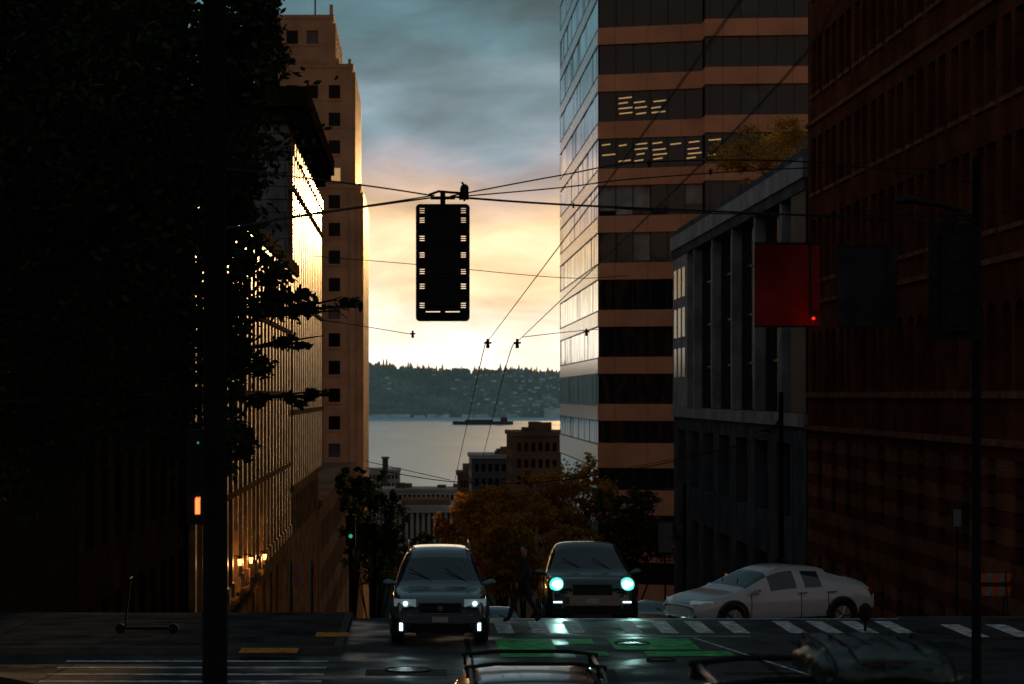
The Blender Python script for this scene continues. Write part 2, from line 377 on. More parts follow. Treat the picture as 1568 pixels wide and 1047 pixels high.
# ---------------------------------------------------------------- buildings
mb=MB()
foot=[(14.5,247),(14.5,195),(22.6,192.6),(22.6,190.2),(42,188.5),(42,247)]
FH=3.79; zb0=P(0,716,195).z
nfl=16
for k in range(-8,nfl+3):
    z=zb0+k*FH; zb=z+ (1.35 if k>0 else 2.0)
    for i in range(6):
        a=foot[i]; b=foot[(i+1)%6]
        A=Vector((*a,0)); B=Vector((*b,0)); L=(B-A).length; u=(B-A)/L; n=Vector((u.y,-u.x,0))*-1
        c=Vector((28,218,0))
        if ((A+B)/2-c).dot(n)<0: n=-n
        side=(i==0)
        def q(uu,zz,d): w=A+u*uu-n*d; return (w.x,w.y,zz)
        if side:
            mb.poly('side_spandrel',[q(0,z,0),q(L,z,0),q(L,zb-.1,0),q(0,zb-.1,0)])
            nn=26
            for m_ in range(nn):
                ua=L*m_/nn; ub=L*(m_+1)/nn; d1=.03+U(-.02,.02); d2=.03+U(-.02,.02)
                mb.poly('side_glass',[q(ua,zb-.1,d1),q(ub,zb-.1,d2),q(ub,z+FH,d2),q(ua,z+FH,d1)])
            for m_ in range(nn+1):
                uu=L*m_/nn; u2=min(uu+.05,L); mb.poly('mullions',[q(uu-.05,zb-.1,-.02),q(u2,zb-.1,-.02),q(u2,z+FH,-.02),q(uu-.05,z+FH,-.02)])
            for zz in (z,zb-.1): mb.poly('mullions',[q(0,zz-.05,-.03),q(L,zz-.05,-.03),q(L,zz+.05,-.03),q(0,zz+.05,-.03)])
        else:
            mb.poly('bands',[q(0,z,0),q(L,z,0),q(L,zb,0),q(0,zb,0)])
            mb.poly('bands',[q(0,zb,0),q(L,zb,0),q(L,zb,.45),q(0,zb,.45)])
            mb.poly('bands',[q(0,z,0),q(L,z,0),q(L,z,.45),q(0,z,.45)])
            nn=max(2,int(L/1.35)); uu=1.4
            while uu<L:
                mb.poly('joints',[q(uu-.02,z,-.004),q(uu+.02,z,-.004),q(uu+.02,zb,-.004),q(uu-.02,zb,-.004)]); uu+=2.7
            for m_ in range(nn):
                u0=L*m_/nn; u1=L*(m_+1)/nn; g='glass'
                if i in(1,2,3):
                    if k==6 and (i==1 or m_<1): g='lit_dim' 
                    elif k==7 and i==1: g='lit_dim' if R()<.5 else 'glass'
                    elif k==5 and i==1: g='blinds' if R()<.8 else 'glass'
                    elif k==4 and i==1 and m_==2: g='blinds'
                    elif R()<.06: g='blinds2'
                top=z+FH; d1=.4+U(-.03,.03); d2=.4+U(-.03,.03)
                if g=='glass': mb.poly('glass',[q(u0,zb,d1),q(u1,zb,d2),q(u1,top,d2),q(u0,top,d1)])
                elif g.startswith('blinds'):
                    zz=zb+U(.1,.9); mb.poly('glass',[q(u0,zb,.4),q(u1,zb,.4),q(u1,zz,.4),q(u0,zz,.4)]); mb.poly(g,[q(u0,zz,.4),q(u1,zz,.4),q(u1,top,.4),q(u0,top,.4)])
                else:
                    mb.poly('glass',[q(u0,zb,.4),q(u1,zb,.4),q(u1,top,.4),q(u0,top,.4)])
                    for s_ in range(4):
                        if R()<.2: continue
                        zz=zb+.6+s_*.42+U(-.06,.06); w_=U(.25,.55)*(u1-u0); st=U(.05,.3)
                        mb.poly('lit_dim',[q(u0+st,zz,.365),q(u0+st+w_*1.5,zz+.08,.365),q(u0+st+w_*1.5,zz+.17,.365),q(u0+st,zz+.09,.365)])
                mb.poly('mullions',[q(u0-.04,zb,.35),q(u0+.04,zb,.35),q(u0+.04,top,.35),q(u0-.04,top,.35)])
ztop=zb0+(nfl+3)*FH
mb.poly('roof',[(x,y,ztop) for x,y in foot])
mb.prism('core',[(15.2,246),(15.2,196),(23.2,193.5),(41,190),(41,246)],zb0-8*FH,ztop-.1)
M['joint']=mat('granite_joint',(.3,.14,.08),rough=.8)
mb.build('office_tower',{'side_spandrel':'mirror2','side_glass':'mirror','mullions':'mull','bands':'band','glass':'towerglass','lit_dim':'lit','blinds':'blind','blinds2':'blind2','roof':'roof','core':'black','joints':'joint'})

# columned building
mb=MB(); X=14.5; zr=8.9
cy=[96.7,104.2,111.8,119.3,127.2]
zl=-.7
mb.box('walls',X+.9,36,90.6,137.4,-23,zr-1)
mb.box('glass',X+.6,X+.88,94,130,zl+.1,zr-1.2)
mb.box('cornice',X-.15,36.3,90.2,137.6,zr-.75,zr)
mb.box('soffit',X-.05,36.2,90.4,137.5,zr-1.2,zr-.76)
for y in cy:
    mb.box('columns',X,X+.55,y-.22,y+.22,zl+.05,zr-1.22)
    mb.box('fins',X+.3,X+.58,y-1.3,y-1.2,zl+.05,zr-1.22)
for a,b in zip([94]+cy,cy+[130]):
    n=4
    for i in range(1,n):
        y=a+(b-a)*i/n; mb.box('mullions',X+.5,X+.6,y-.04,y+.04,zl+.1,zr-1.22)
for z in (1.4,3.6,5.8): mb.box('mullions',X+.52,X+.6,94,130,z,z+.12)
mb.box('ledge',X-.1,X+.9,90.3,137.5,zl-.5,zl)
facade(mb,(X+.05,137.4),(X+.05,90.4),-23,zl-.5,reg(1,44,7,.62),[(-4.9,-1.9),(-11,-6.6)],'base','glass2',.5)
mb.box('end_bay',X,X+.89,130.2,137.5,zl+.02,zr-1.22)
for z in [1,3.2,5.4]:
    for y in (131.2,133.3,135.4): mb.box('glass3',X-.02,X+.0,y,y+1.3,z,z+1.6)
mb.box('dark_return',X,X+.89,90.4,94,zl+.02,zr-1.22)
mb.box('parapet',X+.2,X+.35,90.6,137,zr,zr+.5)
for i in range(14): mb.box('panel_joints',X+.035,X+.045,90.5+i*3.3,90.53+i*3.3,-23,zl-.52)
mb.box('entrance',X-.03,X+.04,112.5,114.0,-14,-9.6+1.2)
mb.build('columned_office_building',{'walls':'black','glass':'darkglass','cornice':'podlight','soffit':'podstone','columns':'podlight','fins':'mull','mullions':'mull','ledge':'podlight','base':'podstone','glass2':'darkglass','end_bay':'podlight','glass3':'darkglass','dark_return':'black','parapet':'podstone','panel_joints':'black','entrance':'litdim'})

# brick building right
mb=MB(); x0=14.5; ya,yb=57.0,89.9
L=yb-ya
cols=[]
for c in reg(.6,L-.4,11,.80):
    w=c[1]-c[0]; cols+= [(c[0],c[0]+w*.40),(c[0]+w*.56,c[0]+w*.96)]
rows_hi=[(.15,2.35),(4.2,6.4),(7.4,9.4),(11,13),(14.6,16.6),(18,20)]
random.seed(77); bl={(c,r):R()<.22 for c in range(30) for r in range(8)}
facade(mb,(x0,yb),(x0,ya),.0,22,cols,rows_hi,'walls','windows',.3,arch=(0,),special=lambda c,r:'blinds' if bl[(c,r)] else None)
zc=-1.17
facade(mb,(x0,yb),(x0,ya),zc,0,[],[],'walls','windows')
wrow=[(-4.3,-1.6),(-8.6,-5.6)]
zz=-1.6; segs=[(-1.6,-1.17)]
while zz>-13:
    segs.append((zz-.42,zz)); zz-=.42
for s_,(a,b) in enumerate(segs):
    m_=(a+b)/2; inside=any(r[0]<m_<r[1] for r in wrow)
    facade(mb,(x0,yb),(x0,ya),a,b,cols[1::2] if inside else [], [(a,b)] if inside else [], 'bands' if s_%2 else 'walls','windows',.3)
mb.box('trim',x0-.12,x0-.002,ya,yb,-.08,.10); mb.box('trim',x0-.16,x0-.002,ya,yb,-1.27,-1.1); mb.box('trim',x0-.1,x0-.002,ya,yb,3.3,3.45); mb.box('trim',x0-.1,x0-.002,ya,yb,9.9,10.05)
for c in cols:
    for r in rows_hi[1:]:
        mb.box('trim',x0-.08,x0-.002,yb-c[1]-.06,yb-c[0]+.06,r[0]-.14,r[0]-.01)
        mb.box('frames',x0+.22,x0+.28,yb-c[1],yb-c[0],(r[0]+r[1])/2-.04,(r[0]+r[1])/2+.04)
facade(mb,(x0,ya),(50,ya),-6,22,reg(1,34,12,.4),rows_hi,'walls','windows',.3)
facade(mb,(50,yb),(x0,yb),-13,22,[],[],'walls','windows',.3); facade(mb,(50,ya),(50,yb),-13,22,[],[],'walls','windows',.3)
mb.poly('roof',[(x0,ya,22),(50,ya,22),(50,yb,22),(x0,yb,22)])
mb.build('brick_building',{'walls':'brick','windows':'darkglass','bands':'brickband','trim':'bricktrim','frames':'black','roof':'roof','blinds':'blind3'})

# left dark corner building
mb=MB(); X=-8
fc=reg(.5,26,9,.5)
facade(mb,(X,57),(X,84),-12,17,fc,[(-8,-5.2),(-3.8,-1),(1,3.4),(5,7.4),(9,11.4),(13,15.4)],'walls','windows',.3)
facade(mb,(-60,57),(X,57),-6,17,reg(1,51,16,.45),[(-3.8,-1),(1,3.4),(5,7.4),(9,11.4),(13,15.4)],'walls','windows',.3)
facade(mb,(X,84),(-60,84),-12,17,[],[],'walls','windows'); facade(mb,(-60,84),(-60,57),-12,17,[],[],'walls','windows')
mb.poly('roof',[(X,57,17),(X,84,17),(-60,84,17),(-60,57,17)])
mb.box('cornice',-60,X+.3,56.7,84,17.01,17.5); mb.box('ledge',-60,X+.12,56.88,84,-.5,-.3)
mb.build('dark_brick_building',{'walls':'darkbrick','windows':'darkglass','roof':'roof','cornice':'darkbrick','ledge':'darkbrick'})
# left low stone building
mb=MB(); random.seed(31); sg={(c,r):R() for c in range(40) for r in range(8)}
facade(mb,(X,84.2),(X,147.8),-24,7.2,reg(.6,63,22,.55),[(-13,-9.6),(-7.5,-5),(-3.6,-.6),(.6,3.2),(4.2,6.6)],'walls','windows',.35,special=lambda c,r: 'shop' if (r==0 and sg[(c,r)]<.6) else ('dark' if sg[(c,r)]<.35 else None))
for yy in [84.2+.6+i*62.4/22 for i in range(23)]:
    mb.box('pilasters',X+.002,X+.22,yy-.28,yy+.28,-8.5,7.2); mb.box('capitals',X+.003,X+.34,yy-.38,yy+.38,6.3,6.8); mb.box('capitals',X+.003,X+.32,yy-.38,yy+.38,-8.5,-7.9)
for z in (-8.9,-4.3,0,3.7): mb.box('ledges',X+.003,X+.3,84.2,147.8,z,z+.22)
mb.box('cornice',X-17,X+.75,84.0,147.9,7.2,7.9); mb.box('cornice_bed',X-1,X+.45,84.1,147.85,6.9,7.19)
for i in range(60): mb.box('dentils',X+.46,X+.62,84.6+i*1.05,85.0+i*1.05,6.95,7.19)
mb.box('core',X-17,X-.4,84.3,147.8,-24,7.19)
mb.build('low_stone_building',{'walls':'stone2','windows':'goldglass','pilasters':'sunlitstone','capitals':'sunlitstone','ledges':'stone2','cornice':'stone2','cornice_bed':'stone2','dentils':'sunlitstone','core':'black','shop':'shop','dark':'darkglass'})
# corniced building
mb=MB(); y0,y1=148.2,194
facade(mb,(X,y0),(X,y1),-34,17.2,reg(1.5,44,15,.5),[(-9,-6.5)]+[(-4.6+i*3.55,-2.3+i*3.55) for i in range(6)],'walls','windows',.35,special=lambda c,r:'dark' if sg[(c,r)]<.45 else None)
for i in range(16):
    yy=y0+1.5+i*42.5/15; mb.box('pilasters',X+.002,X+.3,yy-.3,yy+.3,-5.6,15.5); mb.box('capitals',X+.003,X+.42,yy-.4,yy+.4,14.8,15.5)
facade(mb,(-40,y0),(X,y0),-34,17.2,[(8,9.3),(12,13.3),(16,17.3),(20,21.3),(24,25.3)],[(-4.6+i*3.55,-2.3+i*3.55) for i in range(6)],'front','windows',.35)
mb.box('cornice',-40,X+1.3,y0-1.2,y1,17.6,18.8); mb.box('cornice_bed',-40,X+.6,y0-.6,y1,16.7,17.58)
for i in range(34): mb.box('brackets',X+.6,X+1.1,y0+.2+i*1.33,y0+.6+i*1.33,17.0,17.57)
for z in (-5.9,-1.2,5.9,12.6): mb.box('ledges',X+.003,X+.4,y0,y1,z,z+.3)
for k in range(13): # quoins on the corner
    mb.box('quoins',X-1.6 if k%2 else X-1.1,X+.05,y0-.08,y0-.002,-5+k*1.7,-4+k*1.7)
mb.box('core',-39.9,X-.4,y0+.4,y1,-34,17.5)
mb.build('corniced_building',{'walls':'stone2','windows':'goldglass','pilasters':'sunlitstone','capitals':'sunlitstone','front':'greystone','cornice':'darkbrick','cornice_bed':'darkbrick','brackets':'darkbrick','ledges':'stone2','quoins':'greystone','core':'black','dark':'darkglass'})
mb=MB()
facade(mb,(X,196),(X,306),-54,-9,reg(2,108,24,.5),[(-13,-10.5),(-17,-14.5),(-21,-18.5)],'walls','windows',.35)
facade(mb,(-40,196),(X,196),-54,-9,reg(1,31,7,.4),[(-13,-10.5),(-17,-14.5)],'walls','windows',.35)
mb.box('roof',-40,X+.3,195.8,306,-9,-8.5)
mb.build('commercial_block',{'walls':'brownb','windows':'goldglass','roof':'brownb'})
# tan stepped tower
mb=MB(); Yt=311
rows=[]
for i in range(20):
    zc_=(605-700)*Yt/F+i*42.3*Yt/F; rows.append((zc_,zc_+1.75))
def tier(xa,xb,y,z0,z1,yback,cx):
    rr=[r for r in rows if r[0]>z0+.5 and r[1]<z1-.8]
    cc=[(c-xa-.75,c-xa+.75) for c in cx]
    def sp(ci,ri): return 'lit' if (abs(rr[ri][0]-P(0,268,Yt).z)<2 and ci==0) else ('blind' if (ri*7+ci*3)%5==0 else None)
    facade(mb,(xa,y),(xb,y),z0,z1,cc,rr,'walls','windows',.35,special=sp)
    for c in cc:
        for r in rr: mb.box('sills',xa+c[0]-.15,xa+c[1]+.15,y-.15,y-.002,r[0]-.25,r[0]-.01)
    n=max(2,int((yback-y)/3.4))
    facade(mb,(xb,y),(xb,yback),z0,z1,reg(1,yback-y-1,n,.45),rr,'walls','windows',.35)
    for i in range(n+1):
        yy=y+1+(yback-y-2)*i/n; mb.box('ribs',xb+.002,xb+.35,yy-.35,yy+.35,z0,z1-.5)
    mb.box('parapets',xa,xb+.1,y-.1,yback,z1,z1+.5)
    mb.box('core',xa+.4,xb-.4,y+.4,yback,z0,z1-.1)
cxs=[P(512,0,Yt).x, P(478,0,Yt).x, P(447,0,Yt).x,P(416,0,Yt).x]
tier(-22,-7.35,Yt,-56,26.6,345,cxs)
tier(-20,-8.4,Yt+.5,26.6,42.2,343,cxs[:3]); tier(-19,-10.95,Yt+1,42.2,48.6,341,cxs[1:3])
mb.tube('mast',[(-13.6,320,49),(-13.6,320,54)],.12,n=6)
for x_ in (-7.35-1.1,P(489,0,Yt).x,P(462,0,Yt).x): mb.box('piers',x_-.35,x_+.35,Yt-.3,Yt-.002,-50,26)
for x_ in (-19,-11.4): mb.box('finials',x_,x_+.45,Yt+.8,Yt+1.3,49.1,50.4)
for k in range(8): mb.box('crenellations',-9-k*1.6,-8.6-k*1.6,Yt+.2,Yt+.45,42.7,43.3)
mb.build('stepped_tower',{'walls':'tan','windows':'darkglass','ribs':'tanrib','parapets':'tan','core':'black','mast':'black','piers':'tan','lit':'lit','blind':'blind2','finials':'tan','sills':'tan','crenellations':'tan'})

def wb(name,px0,px1,pyt,Y,depth,matn,rooftrim='paleb',fl=3.6,nc=8,zbase=-57):
    mb=MB(); x0=P(px0,0,Y).x; x1=P(px1,0,Y).x; zt=P(0,pyt,Y).z
    rows=[]; z=zt-3.2
    while z>zbase+2 and len(rows)<8: rows.append((z,z+1.9)); z-=fl
    facade(mb,(x0,Y),(x1,Y),zbase,zt,reg(.5,x1-x0-.5,nc,.6),rows,'walls','windows',.4)
    facade(mb,(x0,Y+depth),(x0,Y),zbase,zt,reg(1,depth-1,max(2,int(depth/6)),.5),rows,'walls','windows',.4)
    facade(mb,(x1,Y),(x1,Y+depth),zbase,zt,reg(1,depth-1,max(2,int(depth/6)),.5),rows,'walls','windows',.4)
    mb.box('roof',x0-.4,x1+.4,Y-.4,Y+depth,zt,zt+.9)
    for i in range(4):
        a=U(x0+1,x1-4); mb.box('plant',a,a+U(1.5,3.5),Y+5+i*3,Y+7+i*3,zt+.9,zt+U(1.6,3.2))
    return mb.build(name,{'walls':matn,'windows':'darkglass','roof':rooftrim,'plant':'brownb'})
wb('brown_apartment_block',786,880,668,520,40,'brownb','brownb')
wb('office_block',722,800,702,600,30,'boat','paleb',nc=7)
wb('warehouse',702,742,728,640,20,'brownb','brownb')
wb('terminal_building',540,612,722,1050,30,'paleb','paleb',nc=12)
wb('ferry_terminal',585,720,752,900,25,'paleb','paleb',nc=18)
mb=MB(); Y=760; x0=P(600,0,Y).x; x1=P(705,0,Y).x; zt=P(0,785,Y).z
mb.box('roof',x0,x1,Y,Y+30,zt,zt+2.2); mb.box('wall',x0+.5,x1-.5,Y+3,Y+29,-57,zt-.02)
mb.box('roof2',x0+3,x1-3,Y+4,Y+24,zt+2.2,zt+4)
for i in range(12): mb.tube('columns',[(x0+1+i*(x1-x0-2)/11,Y+1,-57),(x0+1+i*(x1-x0-2)/11,Y+1,zt)],.55,n=10)
mb.build('colonnade_building',{'roof':'paleb','wall':'brownb','roof2':'brownb','columns':'paleb'})
mb=MB(); q=P(590,0,1000); mb.box('shaft',q.x-1.2,q.x+1.2,999,1001,-57,P(0,702,1000).z); mb.box('cap',q.x-1.7,q.x+1.7,998.5,1001.5,P(0,702,1000).z,P(0,699,1000).z)
mb.build('clock_tower',{'shaft':'boat','cap':'boat'})
wb('red_storefront_building',480,545,800,330,20,'brownb','brownb',nc=6)

# ---------------------------------------------------------------- trees
def tree(name,trunk,clumps,leafmats,nl,size,seed=1,tr=.25,lf=.5,forkh=.45):
    random.seed(seed); mb=MB()
    base=Vector(trunk)
    cen=sum((c[0] for c in clumps),Vector())/len(clumps)
    fork=Vector((base.x*.8+cen.x*.2,base.y*.8+cen.y*.2,base.z+(cen.z-base.z)*forkh))
    mb.tube('trunk',[base,base.lerp(fork,.15),base.lerp(fork,.6)+Vector((.1,0,0)),fork],[tr*1.35,tr,tr*.85,tr*.75],n=10)
    for c,r,w in clumps:
        mid=fork.lerp(c,.5)+Vector((U(-.3,.3),U(-.3,.3),abs(c.z-fork.z)*.12))
        mb.tube('limbs',[fork,fork.lerp(mid,.5)+Vector((U(-.1,.1),0,U(0,.15))),mid,c],[tr*lf,tr*lf*.7,tr*lf*.4,tr*lf*.12],n=6)
        for k in range(6):
            e=c+Vector((U(-1,1)*r.x,U(-1,1)*r.y,U(-1,1)*r.z))*.9
            mb.tube('limbs',[c.lerp(mid,.3),c.lerp(e,.5)+Vector((0,0,.03)),e],[tr*.05,tr*.035,tr*.018],n=5)
    tot=sum(c[2]*(c[1].x*c[1].z) for c in clumps)
    for c,r,w in clumps:
        n=int(nl*w*r.x*r.z/tot)
        nsub=max(4,int(n/60)); subs=[]
        for k in range(nsub):
            while True:
                d=Vector((U(-1,1),U(-1,1),U(-1,1)))
                if d.length<1: break
            subs.append((c+Vector((d.x*r.x,d.y*r.y,d.z*r.z)),U(.18,.42)))
        for k in range(n):
            s,sr=random.choice(subs)
            d=Vector((random.gauss(0,.5),random.gauss(0,.5),random.gauss(0,.42)))*sr
            p=s+Vector((d.x*min(r.x,r.z*2)*1.2,d.y*r.y,d.z*min(r.z,r.x*2)*1.2))
            a=Vector((U(-1,1),U(-1,1),U(-.9,.3))).normalized(); b=a.cross(Vector((U(-1,1),U(-1,1),U(-1,1)))).normalized()
            l=size*U(.6,1.35); w_=l*.42
            pn='foliage' if R()<.7 else 'foliage_2'
            mb.poly(pn,[p-a*l*.5,p-a*l*.1+b*w_*.5,p+a*l*.25+b*w_*.38,p+a*l*.5,p+a*l*.25-b*w_*.38,p-a*l*.1-b*w_*.5])
    return mb.build(name,{'trunk':'bark','limbs':'bark','foliage':leafmats[0],'foliage_2':leafmats[-1]},smooth=('trunk','limbs'))
def cl(px,py,rx,ry,Y,w=1,dy=1.0):
    k=Y/F; return (P(px,py,Y),Vector((rx*k,dy,ry*k)),w)
cs=[cl(60,60,260,190,31,1.6,1.6),cl(210,190,200,170,30,1.9,1.6),cl(330,50,90,110,30,2.2,1.2),cl(100,380,200,190,32,1.2,1.6),cl(250,370,130,150,30,1.7,1.2),
    cl(60,620,140,160,32,.8,1.5),cl(250,600,100,110,31,1.2,1),cl(385,415,48,55,30,1.6,.7),cl(435,468,60,34,30,1.6,.6),cl(500,470,44,20,30,1.1,.4),
    cl(430,612,65,12,30,2.2,.4),cl(500,606,38,9,30,1.6,.3),cl(350,540,38,90,30,2.4,.7),cl(350,660,34,60,30,1.6,.6),cl(385,100,50,80,30,2.4,.8),cl(350,250,48,80,30,3,.8),cl(350,340,48,50,30,2.4,.6),cl(395,25,45,40,30,2,.6),cl(465,525,45,16,30,1.4,.4),cl(400,560,30,30,30,1.2,.4),cl(-150,300,200,350,32,.8,2)]
tree('street_tree',(-7.6,29,gz(29)),cs,['leaf','leaf2'],64000,.125,seed=3,tr=.26,lf=.13,forkh=.7)
def round_tree(name,px,pyb,pyt,rxp,Y,lm,nl,size,seed):
    random.seed(seed); k=Y/F; cs=[]; cyc=(pyb+pyt)/2; ry=(pyb-pyt)/2
    for i in range(15):
        a=U(0,6.28); q=U(.25,.9); cs.append(cl(px+rxp*q*math.cos(a),cyc+ry*q*math.sin(a),rxp*U(.2,.42),ry*U(.18,.4),Y+U(-1.5,1.5),1,rxp*k*.4))
    cs.append(cl(px,cyc,rxp*.5,ry*.5,Y,1,rxp*k*.5))
    X_=P(px,0,Y).x
    return tree(name,(X_,Y,gz(Y)),cs,lm,nl,size,seed=seed,tr=.2,lf=.4)
round_tree('autumn_tree',775,850,702,85,120,['autumn','autumn2'],12000,.2,11)
round_tree('autumn_tree',862,830,676,78,124,['autumn','autumn2'],12000,.2,12)
round_tree('autumn_tree',705,880,760,52,112,['autumn2','autumn'],7000,.19,13)
round_tree('autumn_tree',800,930,790,115,108,['autumn2','autumn'],12000,.2,19)
round_tree('green_tree',575,900,715,60,140,['leaf2','leaf'],11000,.22,14)
round_tree('green_tree',540,800,712,34,150,['leaf2','leaf'],5000,.22,15)
round_tree('green_tree',960,900,735,75,118,['leaf2','autumn2'],11000,.2,16)
round_tree('green_tree',650,930,815,60,118,['leaf2','leaf'],7000,.2,17)
tree('roof_garden_tree',(16.3,110,8.9),[cl(1165,222,60,32,110,1,1),cl(1120,238,40,22,110,1,.8),cl(1205,200,34,28,110,1,.8),cl(1150,262,50,18,110,1,.8)],['autumn','autumn2'],4200,.16,seed=21,tr=.08)

# ---------------------------------------------------------------- vehicles
def car(name,loc,rot,L,W,H,kind,paint,lit='none',rails=False,slope=0.0):
    mb=MB(); w=W/2
    if kind=='suv':
        S=[(0,.80,.34,.40*H,.44*H,.74),(.07,.90,.24,.50*H,.535*H,.80),(.35,.975,.2,.545*H,.575*H,.86),(.95,1,.2,.575*H,.605*H,.90),(1.15,1,.2,.585*H,.62*H,.91),
           (1.95,1,.2,.60*H,.955*H,.75),(2.25,1,.2,.61*H,.99*H,.73),(2.62,1,.2,.61*H,H,.72),(2.72,1,.2,.61*H,H,.72),(3.6,1,.2,.62*H,.995*H,.71),(3.7,1,.2,.62*H,.99*H,.71),(L-.55,.98,.22,.63*H,.95*H,.68),(L-.15,.95,.28,.62*H,.70*H,.70),(L,.86,.36,.5*H,.55*H,.68)]
        glass_t=(4,5); rear_t=(11,12); side=[(5,7),(8,9),(10,11)]
    else:
        S=[(0,.76,.32,.38*H,.42*H,.62),(.1,.90,.22,.46*H,.50*H,.72),(.45,.98,.18,.54*H,.575*H,.8),(.95,1,.18,.59*H,.63*H,.86),(1.15,1,.18,.605*H,.655*H,.88),
           (1.95,1,.18,.62*H,.95*H,.66),(2.3,1,.18,.64*H,.995*H,.62),(2.62,1,.18,.645*H,H,.61),(2.70,1,.18,.645*H,H,.61),(3.35,1,.18,.66*H,.965*H,.58),(3.42,1,.18,.66*H,.96*H,.58),(L-.7,.98,.2,.68*H,.82*H,.60),(L-.15,.93,.28,.66*H,.73*H,.72),(L,.85,.36,.52*H,.56*H,.68)]
        glass_t=(4,5); rear_t=(10,11); side=[(5,7),(8,9)]
    def ring(s):
        y,wf,zb,be,zt,wt=s; a=w*wf
        h=[(0,zb),(a*.8,zb),(a*.98,zb+.1),(a,zb+(be-zb)*.5),(a*.985,be),(w*wt,zt-(zt-be)*.12 if zt-be>.2 else zt-.02),(w*wt*.78,zt-.012),(0,zt)]
        return [(x,y,z) for x,z in h]+[(-x,y,z) for x,z in reversed(h[1:-1])]
    rings=[ring(s) for s in S]; n=len(rings[0])
    V=[p for r in rings for p in r]; FF=[];MI=[]
    for i in range(len(S)-1):
        for k in range(n):
            k2=(k+1)%n; FF.append((i*n+k,i*n+k2,(i+1)*n+k2,(i+1)*n+k))
            top= k in(5,6,7,8); sd= k in(4,9); mi=0
            if top and (glass_t[0]<=i<glass_t[1] or rear_t[0]<=i<rear_t[1]): mi=1
            if sd and any(a<=i<b for a,b in side): mi=1
            if k in (0,1,12,13): mi=2
            MI.append(mi)
    FF.append(tuple(range(n))); MI.append(0); m_=(len(S)-1)*n; FF.append(tuple(m_+k for k in reversed(range(n)))); MI.append(0)
    me=bpy.data.meshes.new('body'); me.from_pydata(V,[],FF)
    for q in (paint,'carglass','plastic'): me.materials.append(M[q])
    me.polygons.foreach_set('material_index',MI); me.polygons.foreach_set('use_smooth',[True]*len(FF)); me.update()
    body=bpy.data.objects.new('body',me); COL.objects.link(body)
    sb=body.modifiers.new('s','SUBSURF'); sb.levels=2; sb.render_levels=2
    r=.345 if kind=='suv' else .335
    for yy in (.88,L-.95):
        for s in (-1,1):
            xo=s*(w+.012)
            mb.tube('tyres',[(xo-s*.24,yy,r),(xo-s*.02,yy,r),(xo,yy,r)],[r,r,r*.93],n=24)
            mb.tube('rims',[(xo-s*.02,yy,r),(xo+s*.006,yy,r)],[r*.66,r*.62],n=20)
            for k in range(5):
                t=k*1.2566; mb.tube('hubs',[(xo+s*.008,yy,r),(xo+s*.008,yy+math.cos(t)*r*.6,r+math.sin(t)*r*.6)],.03,n=4)
            arc=[(s*(w-.01),yy+math.cos(t*math.pi/12)*(r+.05),r+math.sin(t*math.pi/12)*(r+.05)) for t in range(13)]
            mb.tube('arches',arc,.045,n=6)
    for s in (-1,1):
        mb.tube('mirrors',[(s*w*.93,1.45,.62*H),(s*(w+.08),1.42,.63*H),(s*(w+.17),1.44,.635*H)],[.03,.075,.06],n=8)
        mb.prism('tail_lamps',[(s*w*.62,L+.005),(s*w*.90,L-.07),(s*w*.88,L-.2),(s*w*.6,L-.1)][::s],.50*H,.60*H)
    if kind=='suv':
        g0,g1=.36*H,.475*H
        mb.prism('grille',[(-w*.42,-.02),(w*.42,-.02),(w*.48,.06),(-w*.48,.06)],g0,g1)
        if lit!='strong':
            for z in (g0,g1): mb.box('grille_bars',-w*.43,w*.43,-.035,-.018,z-.008,z+.008)
            mb.box('grille_mesh',-w*.42,w*.42,-.032,-.021,(g0+g1)/2-.012,(g0+g1)/2+.012)
            mb.tube('badge',[(0,-.045,(g0+g1)/2),(0,-.02,(g0+g1)/2)],.05,n=14)
        mb.prism('lower_intake',[(-w*.62,-.005),(w*.62,-.005),(w*.66,.1),(-w*.66,.1)],.15*H,.245*H)
        mb.prism('skid_plate',[(-w*.45,-.02),(w*.45,-.02),(w*.5,.1),(-w*.5,.1)],.115*H,.145*H)
        mb.prism('bumper',[(-w*.8,.0),(-w*.5,-.05),(w*.5,-.05),(w*.8,.0),(w*.9,.14),(-w*.9,.14)],.255*H,.335*H)
        for s in (-1,1):
            if lit!='strong':
                mb.prism('lamp_housings',[(s*w*.50,-.005),(s*w*.80,.035),(s*w*.955,.20),(s*w*.93,.3),(s*w*.5,.2)][::s],.43*H,.51*H)
            else:
                cxx=s*w*.76; zz=.475*H
                mb.tube('lamp_halos',[(cxx,-.04,zz),(cxx,.12,zz)],[.13,.17],n=18)
                mb.tube('headlamps',[(cxx-s*.03,-.07,zz),(cxx-s*.03,-.035,zz)],[.06,.075],n=16)
                mb.tube('headlamps',[(cxx+s*.07,-.05,zz+.01),(cxx+s*.07,-.03,zz+.01)],[.035,.04],n=12)
                mb.prism('fog_lamps',[(s*w*.66,-.05),(s*w*.84,-.0),(s*w*.84,.08),(s*w*.64,.03)][::s],.275*H,.293*H)
            if lit=='day':
                mb.tube('headlamps_low',[(s*w*.72,-.03,.465*H),(s*w*.72,.06,.465*H)],[.042,.05],n=12)
                mb.prism('fog_lamps',[(s*w*.79,-.02),(s*w*.835,-.01),(s*w*.86,.08),(s*w*.76,.03)][::s],.17*H,.255*H)
            mb.prism('fog_housings',[(s*w*.66,-.01),(s*w*.88,.03),(s*w*.95,.16),(s*w*.66,.1)][::s],.145*H,.30*H)
        mb.box('plate',-.15,.15,-.075,-.055,.265*H,.325*H)
    else:
        mb.prism('lower_intake',[(-w*.5,-.0),(w*.5,-.0),(w*.56,.1),(-w*.56,.1)],.16*H,.24*H)
